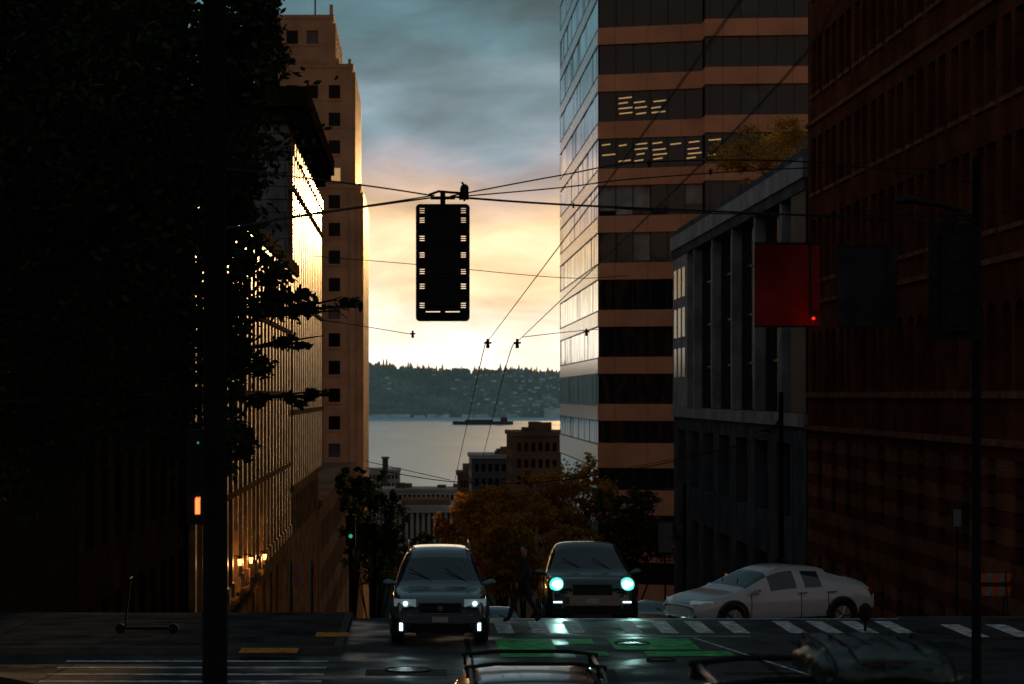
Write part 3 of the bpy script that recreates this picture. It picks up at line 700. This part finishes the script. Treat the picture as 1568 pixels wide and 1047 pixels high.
        for s in (-1,1):
            mb.prism('lamp_housings',[(s*w*.5,.03),(s*w*.80,.12),(s*w*.93,.38),(s*w*.82,.36),(s*w*.5,.12)][::s],.42*H,.50*H)
        for yy in (1.9+.55,3.25):
            for s in (-1,1): mb.box('door_handles',s*w-.015,s*w+.02,yy+.15,yy+.35,.575*H,.595*H)
    for s in (-1,1):
        for yy in (1.35,2.66,3.62 if kind=='suv' else 3.38):
            mb.tube('door_seams',[(s*(w*.985),yy,.27),(s*(w*1.0),yy,.4*H),(s*(w*.985),yy,.6*H)],.008,n=4)
        mb.box('sills',s*w*.99-.02,s*w*.99+.02,1.3,L-1.4,.2,.29)
    mb.tube('wipers',[(-.1,1.2,.645*H),(-.6,1.5,.79*H)],.01,n=4); mb.tube('wipers',[(.55,1.2,.645*H),(.1,1.48,.79*H)],.01,n=4)
    if rails:
        for s in (-1,1):
            xr=s*w*.66; mb.tube('roof_rails',[(xr,1.95,.965*H),(xr,2.15,H+.045),(xr,3.8,H+.045),(xr,4.1,.985*H)],.022,n=6)
        if rails=='bars':
            for yy in (2.3,3.4):
                pts=[(-w*.72,yy,H+.06),(-w*.4,yy,H+.095),(w*.4,yy,H+.095),(w*.72,yy,H+.06)]
                mb.tube('crossbars',pts,.02,n=6)
                for s in (-1,1): mb.box('bar_feet',s*w*.66-.04,s*w*.66+.04,yy-.05,yy+.05,H-.03,H+.06)
    e=mb.build(name,{'tyres':'rubber','rims':'rim','hubs':'rim','arches':'plastic','mirrors':paint,'tail_lamps':'redpanel','grille':'black','grille_bars':'chrome','grille_mesh':'plastic','badge':'chrome','lower_intake':'black','skid_plate':'plastic',
        'bumper':paint,'lamp_housings':'dimlamp','lamp_halos':'headhalo','headlamps':'headlit','headlamps_low':'foglit','fog_lamps':'foglit','fog_housings':'black','plate':'plate','door_handles':'chrome','door_seams':'black','sills':'plastic','wipers':'black','roof_rails':'rim','crossbars':'black','bar_feet':'black'},smooth=('tyres','mirrors','roof_rails'))
    body.parent=e
    e.matrix_world=Matrix.Translation(Vector(loc))@Matrix.Rotation(rot,4,'Z')@Matrix.Rotation(-slope,4,'X')
    return e
M['paint_blue']=mat('paint_slate_blue',(.10,.14,.165),rough=.22,metal=.5,coat=1,var=.08)
M['paint_dark']=mat('paint_dark_green',(.035,.052,.052),rough=.22,metal=.4,coat=1,var=.08)
M['paint_white']=mat('paint_white',(.40,.40,.42),rough=.3,coat=1,var=.05)
M['paint_black']=mat('paint_black',(.008,.009,.010),rough=.25,coat=.6,var=.05)
M['paint_silver']=mat('paint_silver',(.14,.145,.15),rough=.22,metal=.6,coat=1,var=.05)
car('suv_car',((674-640)*46/F,46,gz(46)),0,4.75,1.84,1.74,'suv','paint_blue','day',rails=True)
car('large_suv_car',((906-640)*55.5/F,55.2,gz(55.2)+.05),0,5.0,2.12,2.1,'suv','paint_dark','strong',slope=.10)
car('white_sedan_car',(5.85,54.3,gz(54.9)),math.radians(-66),4.7,1.86,1.47,'sedan','paint_white')
car('parked_car',(5.6,62,gz(63)+.28),math.radians(-20),4.4,1.8,1.5,'sedan','paint_silver',slope=.17)
car('hatchback_car',(2.1,64,gz(64)+.1),0,4.3,1.78,1.5,'sedan','paint_blue','none',slope=.178)
car('station_wagon_car',(1.08,25.6,gz(23.3)),math.pi,4.7,1.82,1.46,'suv','paint_silver',rails='bars')
car('loaded_suv_car',(2.25,16.4,gz(14.1)-.12),math.pi,4.75,1.86,1.56,'suv','paint_black',rails='bars')
car('parked_car',(-4.9,32.6,gz(32)),math.radians(90),4.5,1.8,1.4,'sedan','paint_black')
mb=MB(); random.seed(4)
zc=gz(14.1)-.12+1.56+.1
def bag(p,x,y,z,rx,ry,rz,seed):
    v,f=mb.part(p); n0=len(v); A,B=36,24
    for j in range(B+1):
        ph=math.pi*j/B
        for i in range(A):
            th=2*math.pi*i/A; c=math.copysign(abs(math.cos(th))**.6,math.cos(th)); s=math.copysign(abs(math.sin(th))**.6,math.sin(th))
            k=1+.2*mn.noise(Vector((c*3+seed,s*3,ph*2)))+.06*mn.noise(Vector((c*9+seed,s*9,ph*7)))
            v.append((x+rx*c*math.sin(ph)**.6*k,y+ry*s*math.sin(ph)**.6*k,z+rz*math.cos(ph)*k))
    for j in range(B):
        for i in range(A): f.append((n0+j*A+i,n0+j*A+(i+1)%A,n0+(j+1)*A+(i+1)%A,n0+(j+1)*A+i))
bag('bag',2.42,12.9,zc+.10,.36,.7,.12,1)
for i in range(6):
    xx=2.12+i*.12; mb.tube('straps',[(xx,12.17,zc+.02),(xx,12.28,zc+.17),(xx,12.6,zc+.22),(xx,13.3,zc+.22),(xx,13.65,zc)],.008,n=5)
M['bag']=mat('cargo_fabric',(.018,.026,.022),rough=.35,var=1.0,scale=14,bump=.6)
mb.build('roof_cargo_bag',{'bag':'bag','straps':'black'},smooth=('bag',))

# ---------------------------------------------------------------- traffic signal
def signal(c,w=.62,h=1.35):
    mb=MB(); hw,hh=w/2,h/2
    xs=[-hw,-hw+.045,-hw+.1,-hw+.115,hw-.115,hw-.1,hw-.045,hw]; slits=[]
    for g in (-.52,-.30,-.13,.06,.25,.46,.57):
        for k in range(3): slits.append((g+k*.024,g+k*.024+.009))
    zs=sorted(set([-hh,-hh+.045,hh-.045,hh,-hh+.105,-hh+.116]+[a for s in slits for a in s]))
    for j in range(len(zs)-1):
        za,zb=zs[j],zs[j+1]; zm=(za+zb)/2
        inrow=any(a<zm<b for a,b in slits); bot=abs(zm-(-hh+.1105))<.004
        for i in range(len(xs)-1):
            xa,xb=xs[i],xs[i+1]
            if inrow and i in(1,5): continue
            if bot and i==3 :
                mb.poly('backplate',[(c[0]-.03,c[1],c[2]+za),(c[0]+.03,c[1],c[2]+za),(c[0]+.03,c[1],c[2]+zb),(c[0]-.03,c[1],c[2]+zb)]); continue
            corner=(i in(0,6)) and (j==0 or j==len(zs)-2)
            if corner:
                sx=-1 if i==0 else 1; sz=-1 if j==0 else 1; cx=xb if sx<0 else xa; cz=zb if sz<0 else za
                mb.poly('backplate',[(c[0]+cx,c[1],c[2]+cz)]+[(c[0]+cx+sx*.045*math.cos(t*math.pi/8),c[1],c[2]+cz+sz*.045*math.sin(t*math.pi/8)) for t in range(5)])
            else: mb.poly('backplate',[(c[0]+xa,c[1],c[2]+za),(c[0]+xb,c[1],c[2]+za),(c[0]+xb,c[1],c[2]+zb),(c[0]+xa,c[1],c[2]+zb)])
    for k in (-1,0,1):
        z=c[2]+k*.375
        mb.box('housing',c[0]-.175,c[0]+.175,c[1]-.12,c[1]-.004,z-.185,z+.185)
        mb.box('housing',c[0]-.12,c[0]+.12,c[1]-.14,c[1]-.121,z-.13,z+.13)
        pts=[(c[0]+.15*math.cos(t*math.pi/10),c[1]+.01,z+.15*math.sin(t*math.pi/10)) for t in range(-1,12)]
        for a,b in zip(pts[:-1],pts[1:]): mb.poly('visors',[a,b,(b[0],b[1]+.24,b[2]),(a[0],a[1]+.24,a[2])])
        mb.tube('lenses',[(c[0],c[1]+.002,z),(c[0],c[1]+.03,z)],.14,n=20)
    mb.tube('hanger',[(c[0],c[1]-.05,c[2]+hh-.08),(c[0],c[1]-.05,c[2]+hh+.14)],.03,n=8)
    mb.box('hanger',c[0]-.14,c[0]+.14,c[1]-.1,c[1]+.0,c[2]+hh+.05,c[2]+hh+.08)
    mb.tube('clamps',[(c[0]-.16,c[1]-.05,c[2]+hh+.1),(c[0]-.05,c[1]-.05,c[2]+hh+.14),(c[0]+.2,c[1]-.05,c[2]+hh+.12)],.016,n=6)
    return mb
mb=signal(P(678,402,27.8))
tp=P(711,292,27.8)
mb.tube('camera_body',[tp+Vector((0,-.12,.02)),tp+Vector((0,.1,.0))],.05,n=10); mb.tube('camera_arm',[tp+Vector((0,0,-.12)),tp+Vector((0,0,.06)),tp+Vector((-.03,0,.1))],.014,n=6)
mb.box('camera_box',tp.x-.06,tp.x+.05,tp.y-.05,tp.y+.06,tp.z-.10,tp.z-.02)
mb.build('traffic_signal',{k:'black' for k in mb.parts})
mb=signal(P(1462,433,28.5))
mb.build('traffic_signal',{k:'black' for k in mb.parts})
def wire(pts,r=.011,name='span_wire'):
    mb=MB(); pts=[P(*p) for p in pts]
    out=[]
    for i,(a,b) in enumerate(zip(pts[:-1],pts[1:])):
        p0=pts[i-1] if i else a; p3=pts[i+2] if i+2<len(pts) else b
        for k in range(8):
            t=k/8; q=.5*((2*a)+(b-p0)*t+(2*p0-5*a+4*b-p3)*t*t+(3*a-p0-3*b+p3)*t*t*t); out.append(q)
    out.append(pts[-1]); mb.tube('wire',out,r,n=6); return mb.build(name,{'wire':'wire'})
wire([(330,256,20),(560,284,25),(660,299,27.8)],.009)
wire([(330,352,20),(500,325,24),(665,302,27.8)],.010)
wire([(420,335,23),(580,312,26),(665,299,27.8)],.008)
wire([(690,300,27.8),(860,268,29),(990,248,30),(1240,248,30),(1495,280,30)],.009)
wire([(690,302,27.8),(860,287,29),(980,273,30),(1240,257,32),(1495,260,30)],.009)
wire([(690,301,27.8),(880,314,29),(1240,330,31),(1495,345,30)],.014)
wire([(880,314,29),(1100,327,30),(1495,330,30)],.008)
wire([(480,392,60),(640,405,60),(860,425,62),(960,422,64)],.010)
wire([(480,488,60),(560,500,60),(632,512,60)],.010); wire([(800,516,60),(870,508,60),(960,500,64)],.010)
wire([(560,716,75),(700,738,75),(860,735,75),(1060,700,75),(1190,660,75)],.016)
wire([(560,706,75),(690,735,75)],.012); wire([(860,737,75),(1185,672,75)],.010)
wire([(1135,-2,9.7),(940,265,17),(745,525,46)],.006,name='trolley_wire'); wire([(745,525,46),(735,560,54),(695,742,87)],.010,name='trolley_wire')
wire([(1285,-2,10.6),(1090,235,16),(790,525,46)],.006,name='trolley_wire'); wire([(790,525,46),(775,560,54),(738,705,87)],.010,name='trolley_wire')
def insul(px,py,Y,s=1):
    mb=MB(); q=P(px,py,Y)
    mb.box('clamp',q.x-.07*s,q.x+.07*s,q.y-.03*s,q.y+.03*s,q.z-.015*s,q.z+.02*s); mb.tube('insulator',[q+Vector((0,0,-.10*s)),q+Vector((0,0,.08*s))],[.035*s,.025*s],n=8)
    mb.build('wire_insulator',{'clamp':'black','insulator':'black'})
for a in [(747,525,46),(792,525,46),(994,250,30,.5),(632,511,60),(898,508,60),(878,314,29,.35),(1088,262,30,.45)]: insul(*a)

def panel(name,px0,px1,py0,py1,Y,m_,lamp=False):
    mb=MB(); a=P(px0,py1,Y); b=P(px1,py0,Y)
    mb.box('panel',a.x,b.x,Y,Y+.03,a.z,b.z)
    mb.box('frame',a.x-.01,b.x+.01,Y-.010,Y-.002,b.z-.015,b.z+.01); mb.box('frame',a.x-.01,b.x+.01,Y-.010,Y-.002,a.z-.01,a.z+.015)
    xm=b.x-.12
    mb.tube('hanger',[(xm,Y-.03,a.z+.1),(xm,Y-.03,P(0,328,Y).z)],.014,n=6)
    if lamp:
        mb.tube('red_lens',[(b.x-.08,Y-.05,a.z+.10),(b.x-.08,Y-.02,a.z+.10)],.02,n=16); mb.box('lamp_hood',b.x-.13,b.x-.03,Y-.1,Y-.004,a.z+.14,a.z+.16)
    mb.build(name,{'panel':m_,'frame':'black','hanger':'black','red_lens':'redlamp','lamp_hood':'black'})
panel('red_lit_backplate',1156,1255,372,500,29.5,'redpanel',True)  # signal backplate; the red light spilling on it is put into its colour
panel('hanging_grey_sign',1282,1374,376,500,29.5,'greypanel')
l=bpy.data.lights.new('red_signal_light','POINT'); l.energy=.30; l.color=(1,.05,.03); l.shadow_soft_size=.05
o=bpy.data.objects.new('red_signal_light',l); COL.objects.link(o); o.location=P(1238,484,29.32)

def pole(name,px,Y,r,ptop,base=True,arm=None):
    mb=MB(); X_=(px-640)*Y/F; z0=gz(Y)+.13; z1=(605-ptop)*Y/F
    mb.tube('shaft',[(X_,Y,z0),(X_,Y,z0+1.2),(X_,Y,z1)],[r*1.15,r,r*.85],n=16)
    if base: mb.tube('base',[(X_,Y,z0),(X_,Y,z0+.9),(X_,Y,z0+1.1)],[r*1.7,r*1.6,r],n=12); mb.box('foot',X_-r*2,X_+r*2,Y-r*2,Y+r*2,z0-.05,z0+.06)
    if arm:
        pts=[P(*a) for a in arm]; mb.tube('arm',pts,[.05,.04,.03][:len(pts)] if len(pts)==3 else .03,n=8)
        e=pts[-1]; mb.tube('lamp_head',[e+Vector((.05,0,.0)),e+Vector((-.12,0,.03)),e+Vector((-.3,0,0))],[.03,.06,.03],n=10)
    return mb.build(name,{'shaft':'darkpole','base':'darkpole','foot':'darkpole','arm':'darkpole','lamp_head':'black'},smooth=('shaft',))
pole('utility_pole',329,20,.105,-150)
pole('signal_pole',1495,30,.06,240,arm=[(1495,345,30),(1470,322,30),(1440,314,30),(1405,309,30)])
pole('street_lamp',1196,80,.09,600,arm=[(1196,640,80),(1185,655,80),(1178,660,80)])
pole('street_lamp',573,92,.09,800)
pole('lamp_post',1048,70,.06,740)
mb=MB(); q=P(304,728,21)
mb.box('housing',q.x-.1,q.x+.1,20.9,21.15,q.z-.42,q.z+.4); mb.box('hand_symbol',q.x-.018,q.x+.022,20.88,20.898,P(0,786,21).z,P(0,766,21).z)
for k in range(4): mb.box('hand_symbol',q.x-.018+k*.011,q.x-.010+k*.011,20.88,20.898,P(0,766,21).z,P(0,762-2*(k%2),21).z)
mb.box('bracket',q.x+.1,q.x+.22,20.98,21.02,q.z-.02,q.z+.02)
mb.box('walk_symbol',q.x+.0,q.x+.012,20.88,20.898,P(0,679,21).z,P(0,676,21).z)
mb.build('pedestrian_signal',{'housing':'black','hand_symbol':'orangelamp','bracket':'black','walk_symbol':'greenlamp'})
mb=MB(); q=P(537,812,85); mb.box('housing',q.x-.17,q.x+.17,85,85.2,q.z-.55,q.z+.55); mb.tube('green_lens',[(q.x,84.95,q.z-.2),(q.x,84.999,q.z-.2)],.07,n=12); mb.tube('pole',[(q.x,85.3,gz(85)),(q.x,85.3,q.z+.8)],.07,n=8)
mb.build('traffic_signal',{'housing':'black','green_lens':'greenlamp','pole':'darkpole'})
for (px,py) in [(405,852),(384,857),(367,860)]:
    rr=(px-640)/F; Y=-7.6/rr; q=P(px,py,Y); mb=MB()
    mb.tube('glass',[q+Vector((0,0,-.16)),q+Vector((0,0,.12))],[.06,.10],n=8); mb.tube('cap',[q+Vector((0,0,.12)),q+Vector((0,0,.25))],[.15,.03],n=8)
    mb.box('bracket',-8+.01,q.x,Y-.03,Y+.03,q.z+.22,q.z+.27); mb.build('wall_lantern',{'glass':'warmlamp','cap':'black','bracket':'black'})
    l=bpy.data.lights.new('lantern_light','POINT'); l.energy=60; l.color=(1,.45,.14); l.shadow_soft_size=.12; o=bpy.data.objects.new('lantern_light',l); COL.objects.link(o); o.location=q+Vector((.35,0,-.1))
def barricade(px,py,Y,wpx):
    mb=MB(); q=P(px,py,Y); w=wpx*Y/F/2; z0=gz(Y)+.13
    for k,z in enumerate((.55,.85)):
        n=6
        for i in range(n):
            a=q.x-w+2*w*i/n; b=a+2*w/n
            mb.poly('orange' if i%2 else 'whitep',[(a,Y,z0+z),(b,Y,z0+z),(b+.05,Y,z0+z+.2),(a+.05,Y,z0+z+.2)])
    for s in (-1,1):
        for d in (-.25,.25): mb.tube('legs',[(q.x+s*w*.8,Y+.02+d,z0),(q.x+s*w*.8,Y+.02,z0+1.1)],.02,n=5)
    mb.build('barricade',{'orange':'orange','whitep':'sign','legs':'black'})
barricade(462,905,52,40); barricade(1518,870,54,55)
def sign(name,px,py0,py1,wpx,Y,m_='sign'):
    mb=MB(); a=P(px-wpx/2,py1,Y); b=P(px+wpx/2,py0,Y); mb.box('face',a.x,b.x,Y,Y+.02,a.z,b.z)
    mb.box('border',a.x-.02,b.x+.02,Y+.021,Y+.03,a.z-.02,b.z+.02)
    mb.tube('post',[((a.x+b.x)/2,Y+.06,gz(Y)+.1),((a.x+b.x)/2,Y+.06,b.z)],.03,n=6); mb.build(name,{'face':m_,'border':'black','post':'darkpole'})
M['sign2']=mat('sign_back',(.09,.092,.095),rough=.6,var=.3,scale=6)
sign('street_sign',1019,800,846,22,72,'sign2'); sign('parking_sign',1466,780,806,12,56,'sign2')
mb=MB(); q=P(1325,940,49); mb.tube('post',[(q.x,49,gz(49)),(q.x,49,q.z-.15)],.03,n=8); mb.tube('head',[(q.x,49,q.z-.15),(q.x,49,q.z),(q.x,49,q.z+.15),(q.x,49,q.z+.22)],[.09,.13,.12,.04],n=12); mb.build('parking_meter',{'post':'black','head':'black'})
mb=MB(); q=Vector((-5.7,47,gz(47)+.13))
mb.tube('deck',[q+Vector((-.0,0,.12)),q+Vector((.85,0,.12))],.035,n=6); mb.tube('stem',[q+Vector((0,0,.12)),q+Vector((.12,0,1.1))],.02,n=6); mb.tube('handlebar',[q+Vector((.12,-.22,1.1)),q+Vector((.12,.22,1.1))],.015,n=6)
for dx in (-.08,.95):
    mb.tube('wheels',[q+Vector((dx,-.03,.11)),q+Vector((dx,.03,.11))],.10,n=14)
mb.build('electric_scooter',{'deck':'darkpole','stem':'darkpole','handlebar':'darkpole','wheels':'darkpole'})

# ---------------------------------------------------------------- pedestrian
def person(name,loc,rot,h=1.72,stride=.34):
    s=h/1.75; e=bpy.data.objects.new(name,None); COL.objects.link(e)
    def skinobj(nm,verts,edges,rad,m_,root,sub=2):
        me=bpy.data.meshes.new(nm); me.from_pydata([Vector(v)*s for v in verts],edges,[]); me.materials.append(M[m_])
        o=bpy.data.objects.new(nm,me); COL.objects.link(o); o.parent=e
        o.modifiers.new('Skin','SKIN'); sv=me.skin_vertices[0].data
        for i,r_ in enumerate(rad):
            sv[i].radius=(r_[0]*s,r_[1]*s) if isinstance(r_,tuple) else (r_*s,r_*s); sv[i].use_root=(i==root)
        su=o.modifiers.new('Sub','SUBSURF'); su.levels=sub; su.render_levels=sub
        o.modifiers['Skin'].use_smooth_shade=True
        return o
    st=stride
    V=[(0,0,.95),(0,0,1.15),(0,0,1.36),(0,0,1.47),(0,.17,1.40),(.10,.24,1.13),(-.02,.25,.90),(0,-.17,1.40),(-.10,-.24,1.13),(-.26,-.24,.93)]
    E=[(0,1),(1,2),(2,3),(2,4),(4,5),(5,6),(2,7),(7,8),(8,9)]
    skinobj('jacket',V,E,[(.15,.12),(.15,.12),(.17,.12),.06,.075,.055,.042,.075,.055,.042],'cloth',0)
    V=[(0,0,.95),(0,.09,.90),(-st*.55,.09,.52),(-st,.09,.09),(-st-.14,.09,.05),(0,-.09,.90),(st*.25,-.09,.50),(st*1.05,-.09,.13),(st*1.0-.12,-.09,.04)]
    E=[(0,1),(1,2),(2,3),(3,4),(0,5),(5,6),(6,7),(7,8)]
    skinobj('trousers',V,E,[(.14,.11),.095,.065,.05,.045,.095,.065,.05,.045],'jeans',0)
    V=[(0,0,1.44),(-.005,0,1.54),(-.02,0,1.62),(-.02,0,1.70)]; skinobj('head',V,[(0,1),(1,2),(2,3)],[.05,.06,.085,.075],'skin',0)
    skinobj('hair',[(.02,0,1.60),(.015,0,1.68),(-.01,0,1.73)],[(0,1),(1,2)],[.075,.092,.07],'hair',0)
    for (b,nm) in [((-.02,.25,.89),'hand_l'),((-.27,-.24,.92),'hand_r')]:
        b=Vector(b); V=[b,b+Vector((-.01,0,-.07))]; E=[(0,1)]; rad=[.025,(.018,.035)]
        for k in range(4):
            n=len(V); V+= [b+Vector((-.012,-.03+.02*k,-.12)),b+Vector((-.03,-.03+.02*k,-.155+.008*abs(k-1.5)))]; E+=[(1,n),(n,n+1)]; rad+=[.009,.008]
        n=len(V); V+=[b+Vector((-.04,-.03,-.06)),b+Vector((-.055,-.035,-.1))]; E+=[(0,n),(n,n+1)]; rad+=[.011,.009]
        skinobj(nm,V,E,rad,'skin',0,1)
    e.matrix_world=Matrix.Translation(Vector(loc))@Matrix.Rotation(rot,4,'Z')
person('pedestrian',((803-640)*51/F,51,gz(51)),math.radians(20),1.66)

def spot(loc,tgt,e,col):
    l=bpy.data.lights.new('headlight_beam','SPOT'); l.energy=e; l.color=col; l.spot_size=math.radians(50); l.spot_blend=.8; l.shadow_soft_size=.06
    o=bpy.data.objects.new('headlight_beam',l); COL.objects.link(o); o.location=loc; d=Vector(tgt)-Vector(loc); o.rotation_euler=d.to_track_quat('-Z','Y').to_euler()
for px in (857,967):
    q=P(px,884,55.2); q.y-=.4; spot(q,(q.x,46,gz(46)),45,(.5,1,.9))
for px in (620,735):
    q=P(px,930,45.6); q.y-=.2; spot(q,(q.x,40,gz(40)),10,(.7,1,1))

# ---------------------------------------------------------------- world
w=bpy.data.worlds.new('World'); scene.world=w; w.use_nodes=True; t=w.node_tree; t.nodes.clear()
N=t.nodes.new; Lk=t.links.new
AZ=math.radians(5.5); EL=math.radians(4.3)
tc=N('ShaderNodeTexCoord'); sp=N('ShaderNodeSeparateXYZ'); Lk(tc.outputs['Generated'],sp.inputs[0])
mp=N('ShaderNodeMapping'); mp.inputs['Scale'].default_value=(11,11,34); mp.inputs['Location'].default_value=(2.3,0,1.1); mp.inputs['Rotation'].default_value=(0,.25,0)
Lk(tc.outputs['Generated'],mp.inputs[0])
no=N('ShaderNodeTexNoise'); no.inputs['Scale'].default_value=1; no.inputs['Detail'].default_value=5; no.inputs['Roughness'].default_value=.5; Lk(mp.outputs[0],no.inputs['Vector'])
def mth(op,a,b,c=None):
    m_=N('ShaderNodeMath'); m_.operation=op
    for i,x_ in enumerate([a,b,c]):
        if x_ is None: continue
        if isinstance(x_,(int,float)): m_.inputs[i].default_value=x_
        else: Lk(x_,m_.inputs[i])
    return m_.outputs[0]
nz=mth('SUBTRACT',no.outputs['Fac'],.5)
el=mth('ADD',sp.outputs[2],mth('MULTIPLY',nz,.085))
fac=mth('DIVIDE',el,.25)
cr=N('ShaderNodeValToRGB'); e=cr.color_ramp.elements
stops=[(0,(1.2,1.12,1.0)),(.12,(1.25,1.10,.86)),(.19,(1.15,.90,.58)),(.26,(1.0,.68,.40)),(.33,(.72,.52,.40)),(.40,(.38,.37,.41)),(.47,(.19,.28,.34)),(.56,(.085,.19,.235)),(.66,(.055,.135,.17)),(1,(.05,.09,.11))]
e[0].position=0; e[0].color=(*stops[0][1],1); e[1].position=1; e[1].color=(*stops[-1][1],1)
for p_,c_ in stops[1:-1]: x_=e.new(p_); x_.color=(*c_,1)
Lk(fac,cr.inputs['Fac'])
mp2=N('ShaderNodeMapping'); mp2.inputs['Scale'].default_value=(16,16,42); mp2.inputs['Location'].default_value=(5,1,0); Lk(tc.outputs['Generated'],mp2.inputs[0])
no2=N('ShaderNodeTexNoise'); no2.inputs['Scale'].default_value=1; no2.inputs['Detail'].default_value=8; no2.inputs['Distortion'].default_value=.4; Lk(mp2.outputs[0],no2.inputs['Vector'])
br=mth('MULTIPLY_ADD',no2.outputs['Fac'],1.9,.05)
# clouds get softer contrast near the horizon
vm=N('ShaderNodeVectorMath'); vm.operation='SCALE'; Lk(cr.outputs['Color'],vm.inputs[0]); Lk(br,vm.inputs['Scale'])
ce=N('ShaderNodeValToRGB'); e=ce.color_ramp.elements
e[0].position=0; e[0].color=(.30,.185,.125,1); e[1].position=1; e[1].color=(.06,.088,.105,1); x_=e.new(.3); x_.color=(.13,.125,.125,1)
Lk(sp.outputs[2],ce.inputs['Fac'])
mrw=N('ShaderNodeMapRange'); mrw.interpolation_type='SMOOTHSTEP'; mrw.inputs[1].default_value=-.1; mrw.inputs[2].default_value=.9; Lk(sp.outputs[1],mrw.inputs[0])
mix=N('ShaderNodeMix'); mix.data_type='RGBA'; Lk(mrw.outputs[0],mix.inputs['Factor']); Lk(ce.outputs['Color'],mix.inputs['A']); Lk(vm.outputs[0],mix.inputs['B'])
bg=N('ShaderNodeBackground'); Lk(mix.outputs['Result'],bg.inputs['Color']); bg.inputs['Strength'].default_value=1.0
sky=N('ShaderNodeTexSky'); sky.sky_type='NISHITA'; sky.sun_disc=False; sky.sun_elevation=EL; sky.sun_rotation=AZ
bg2=N('ShaderNodeBackground'); Lk(sky.outputs['Color'],bg2.inputs['Color']); bg2.inputs['Strength'].default_value=.002
ad=N('ShaderNodeAddShader'); Lk(bg.outputs[0],ad.inputs[0]); Lk(bg2.outputs[0],ad.inputs[1]); out=N('ShaderNodeOutputWorld'); Lk(ad.outputs[0],out.inputs['Surface'])
l=bpy.data.lights.new('sun','SUN'); l.energy=2.0; l.angle=math.radians(.6); l.color=(1,.55,.20)
o=bpy.data.objects.new('sun',l); COL.objects.link(o); s=Vector((math.sin(AZ)*math.cos(EL),math.cos(AZ)*math.cos(EL),math.sin(EL))); o.rotation_euler=s.to_track_quat('Z','Y').to_euler()

cam=bpy.data.cameras.new('camera'); co=bpy.data.objects.new('camera',cam); COL.objects.link(co)
cam.lens=85; cam.sensor_width=36; cam.clip_start=.1; cam.clip_end=60000
cam.shift_x=(784-640)/1568; cam.shift_y=(605-523.5)/1568
co.location=(0,0,0); co.rotation_euler=(math.radians(90),0,0)
cam.dof.use_dof=True; cam.dof.focus_distance=42; cam.dof.aperture_fstop=3.5
scene.camera=co
scene.view_settings.view_transform='Standard'; scene.view_settings.look='None'; scene.view_settings.exposure=0; scene.view_settings.gamma=1
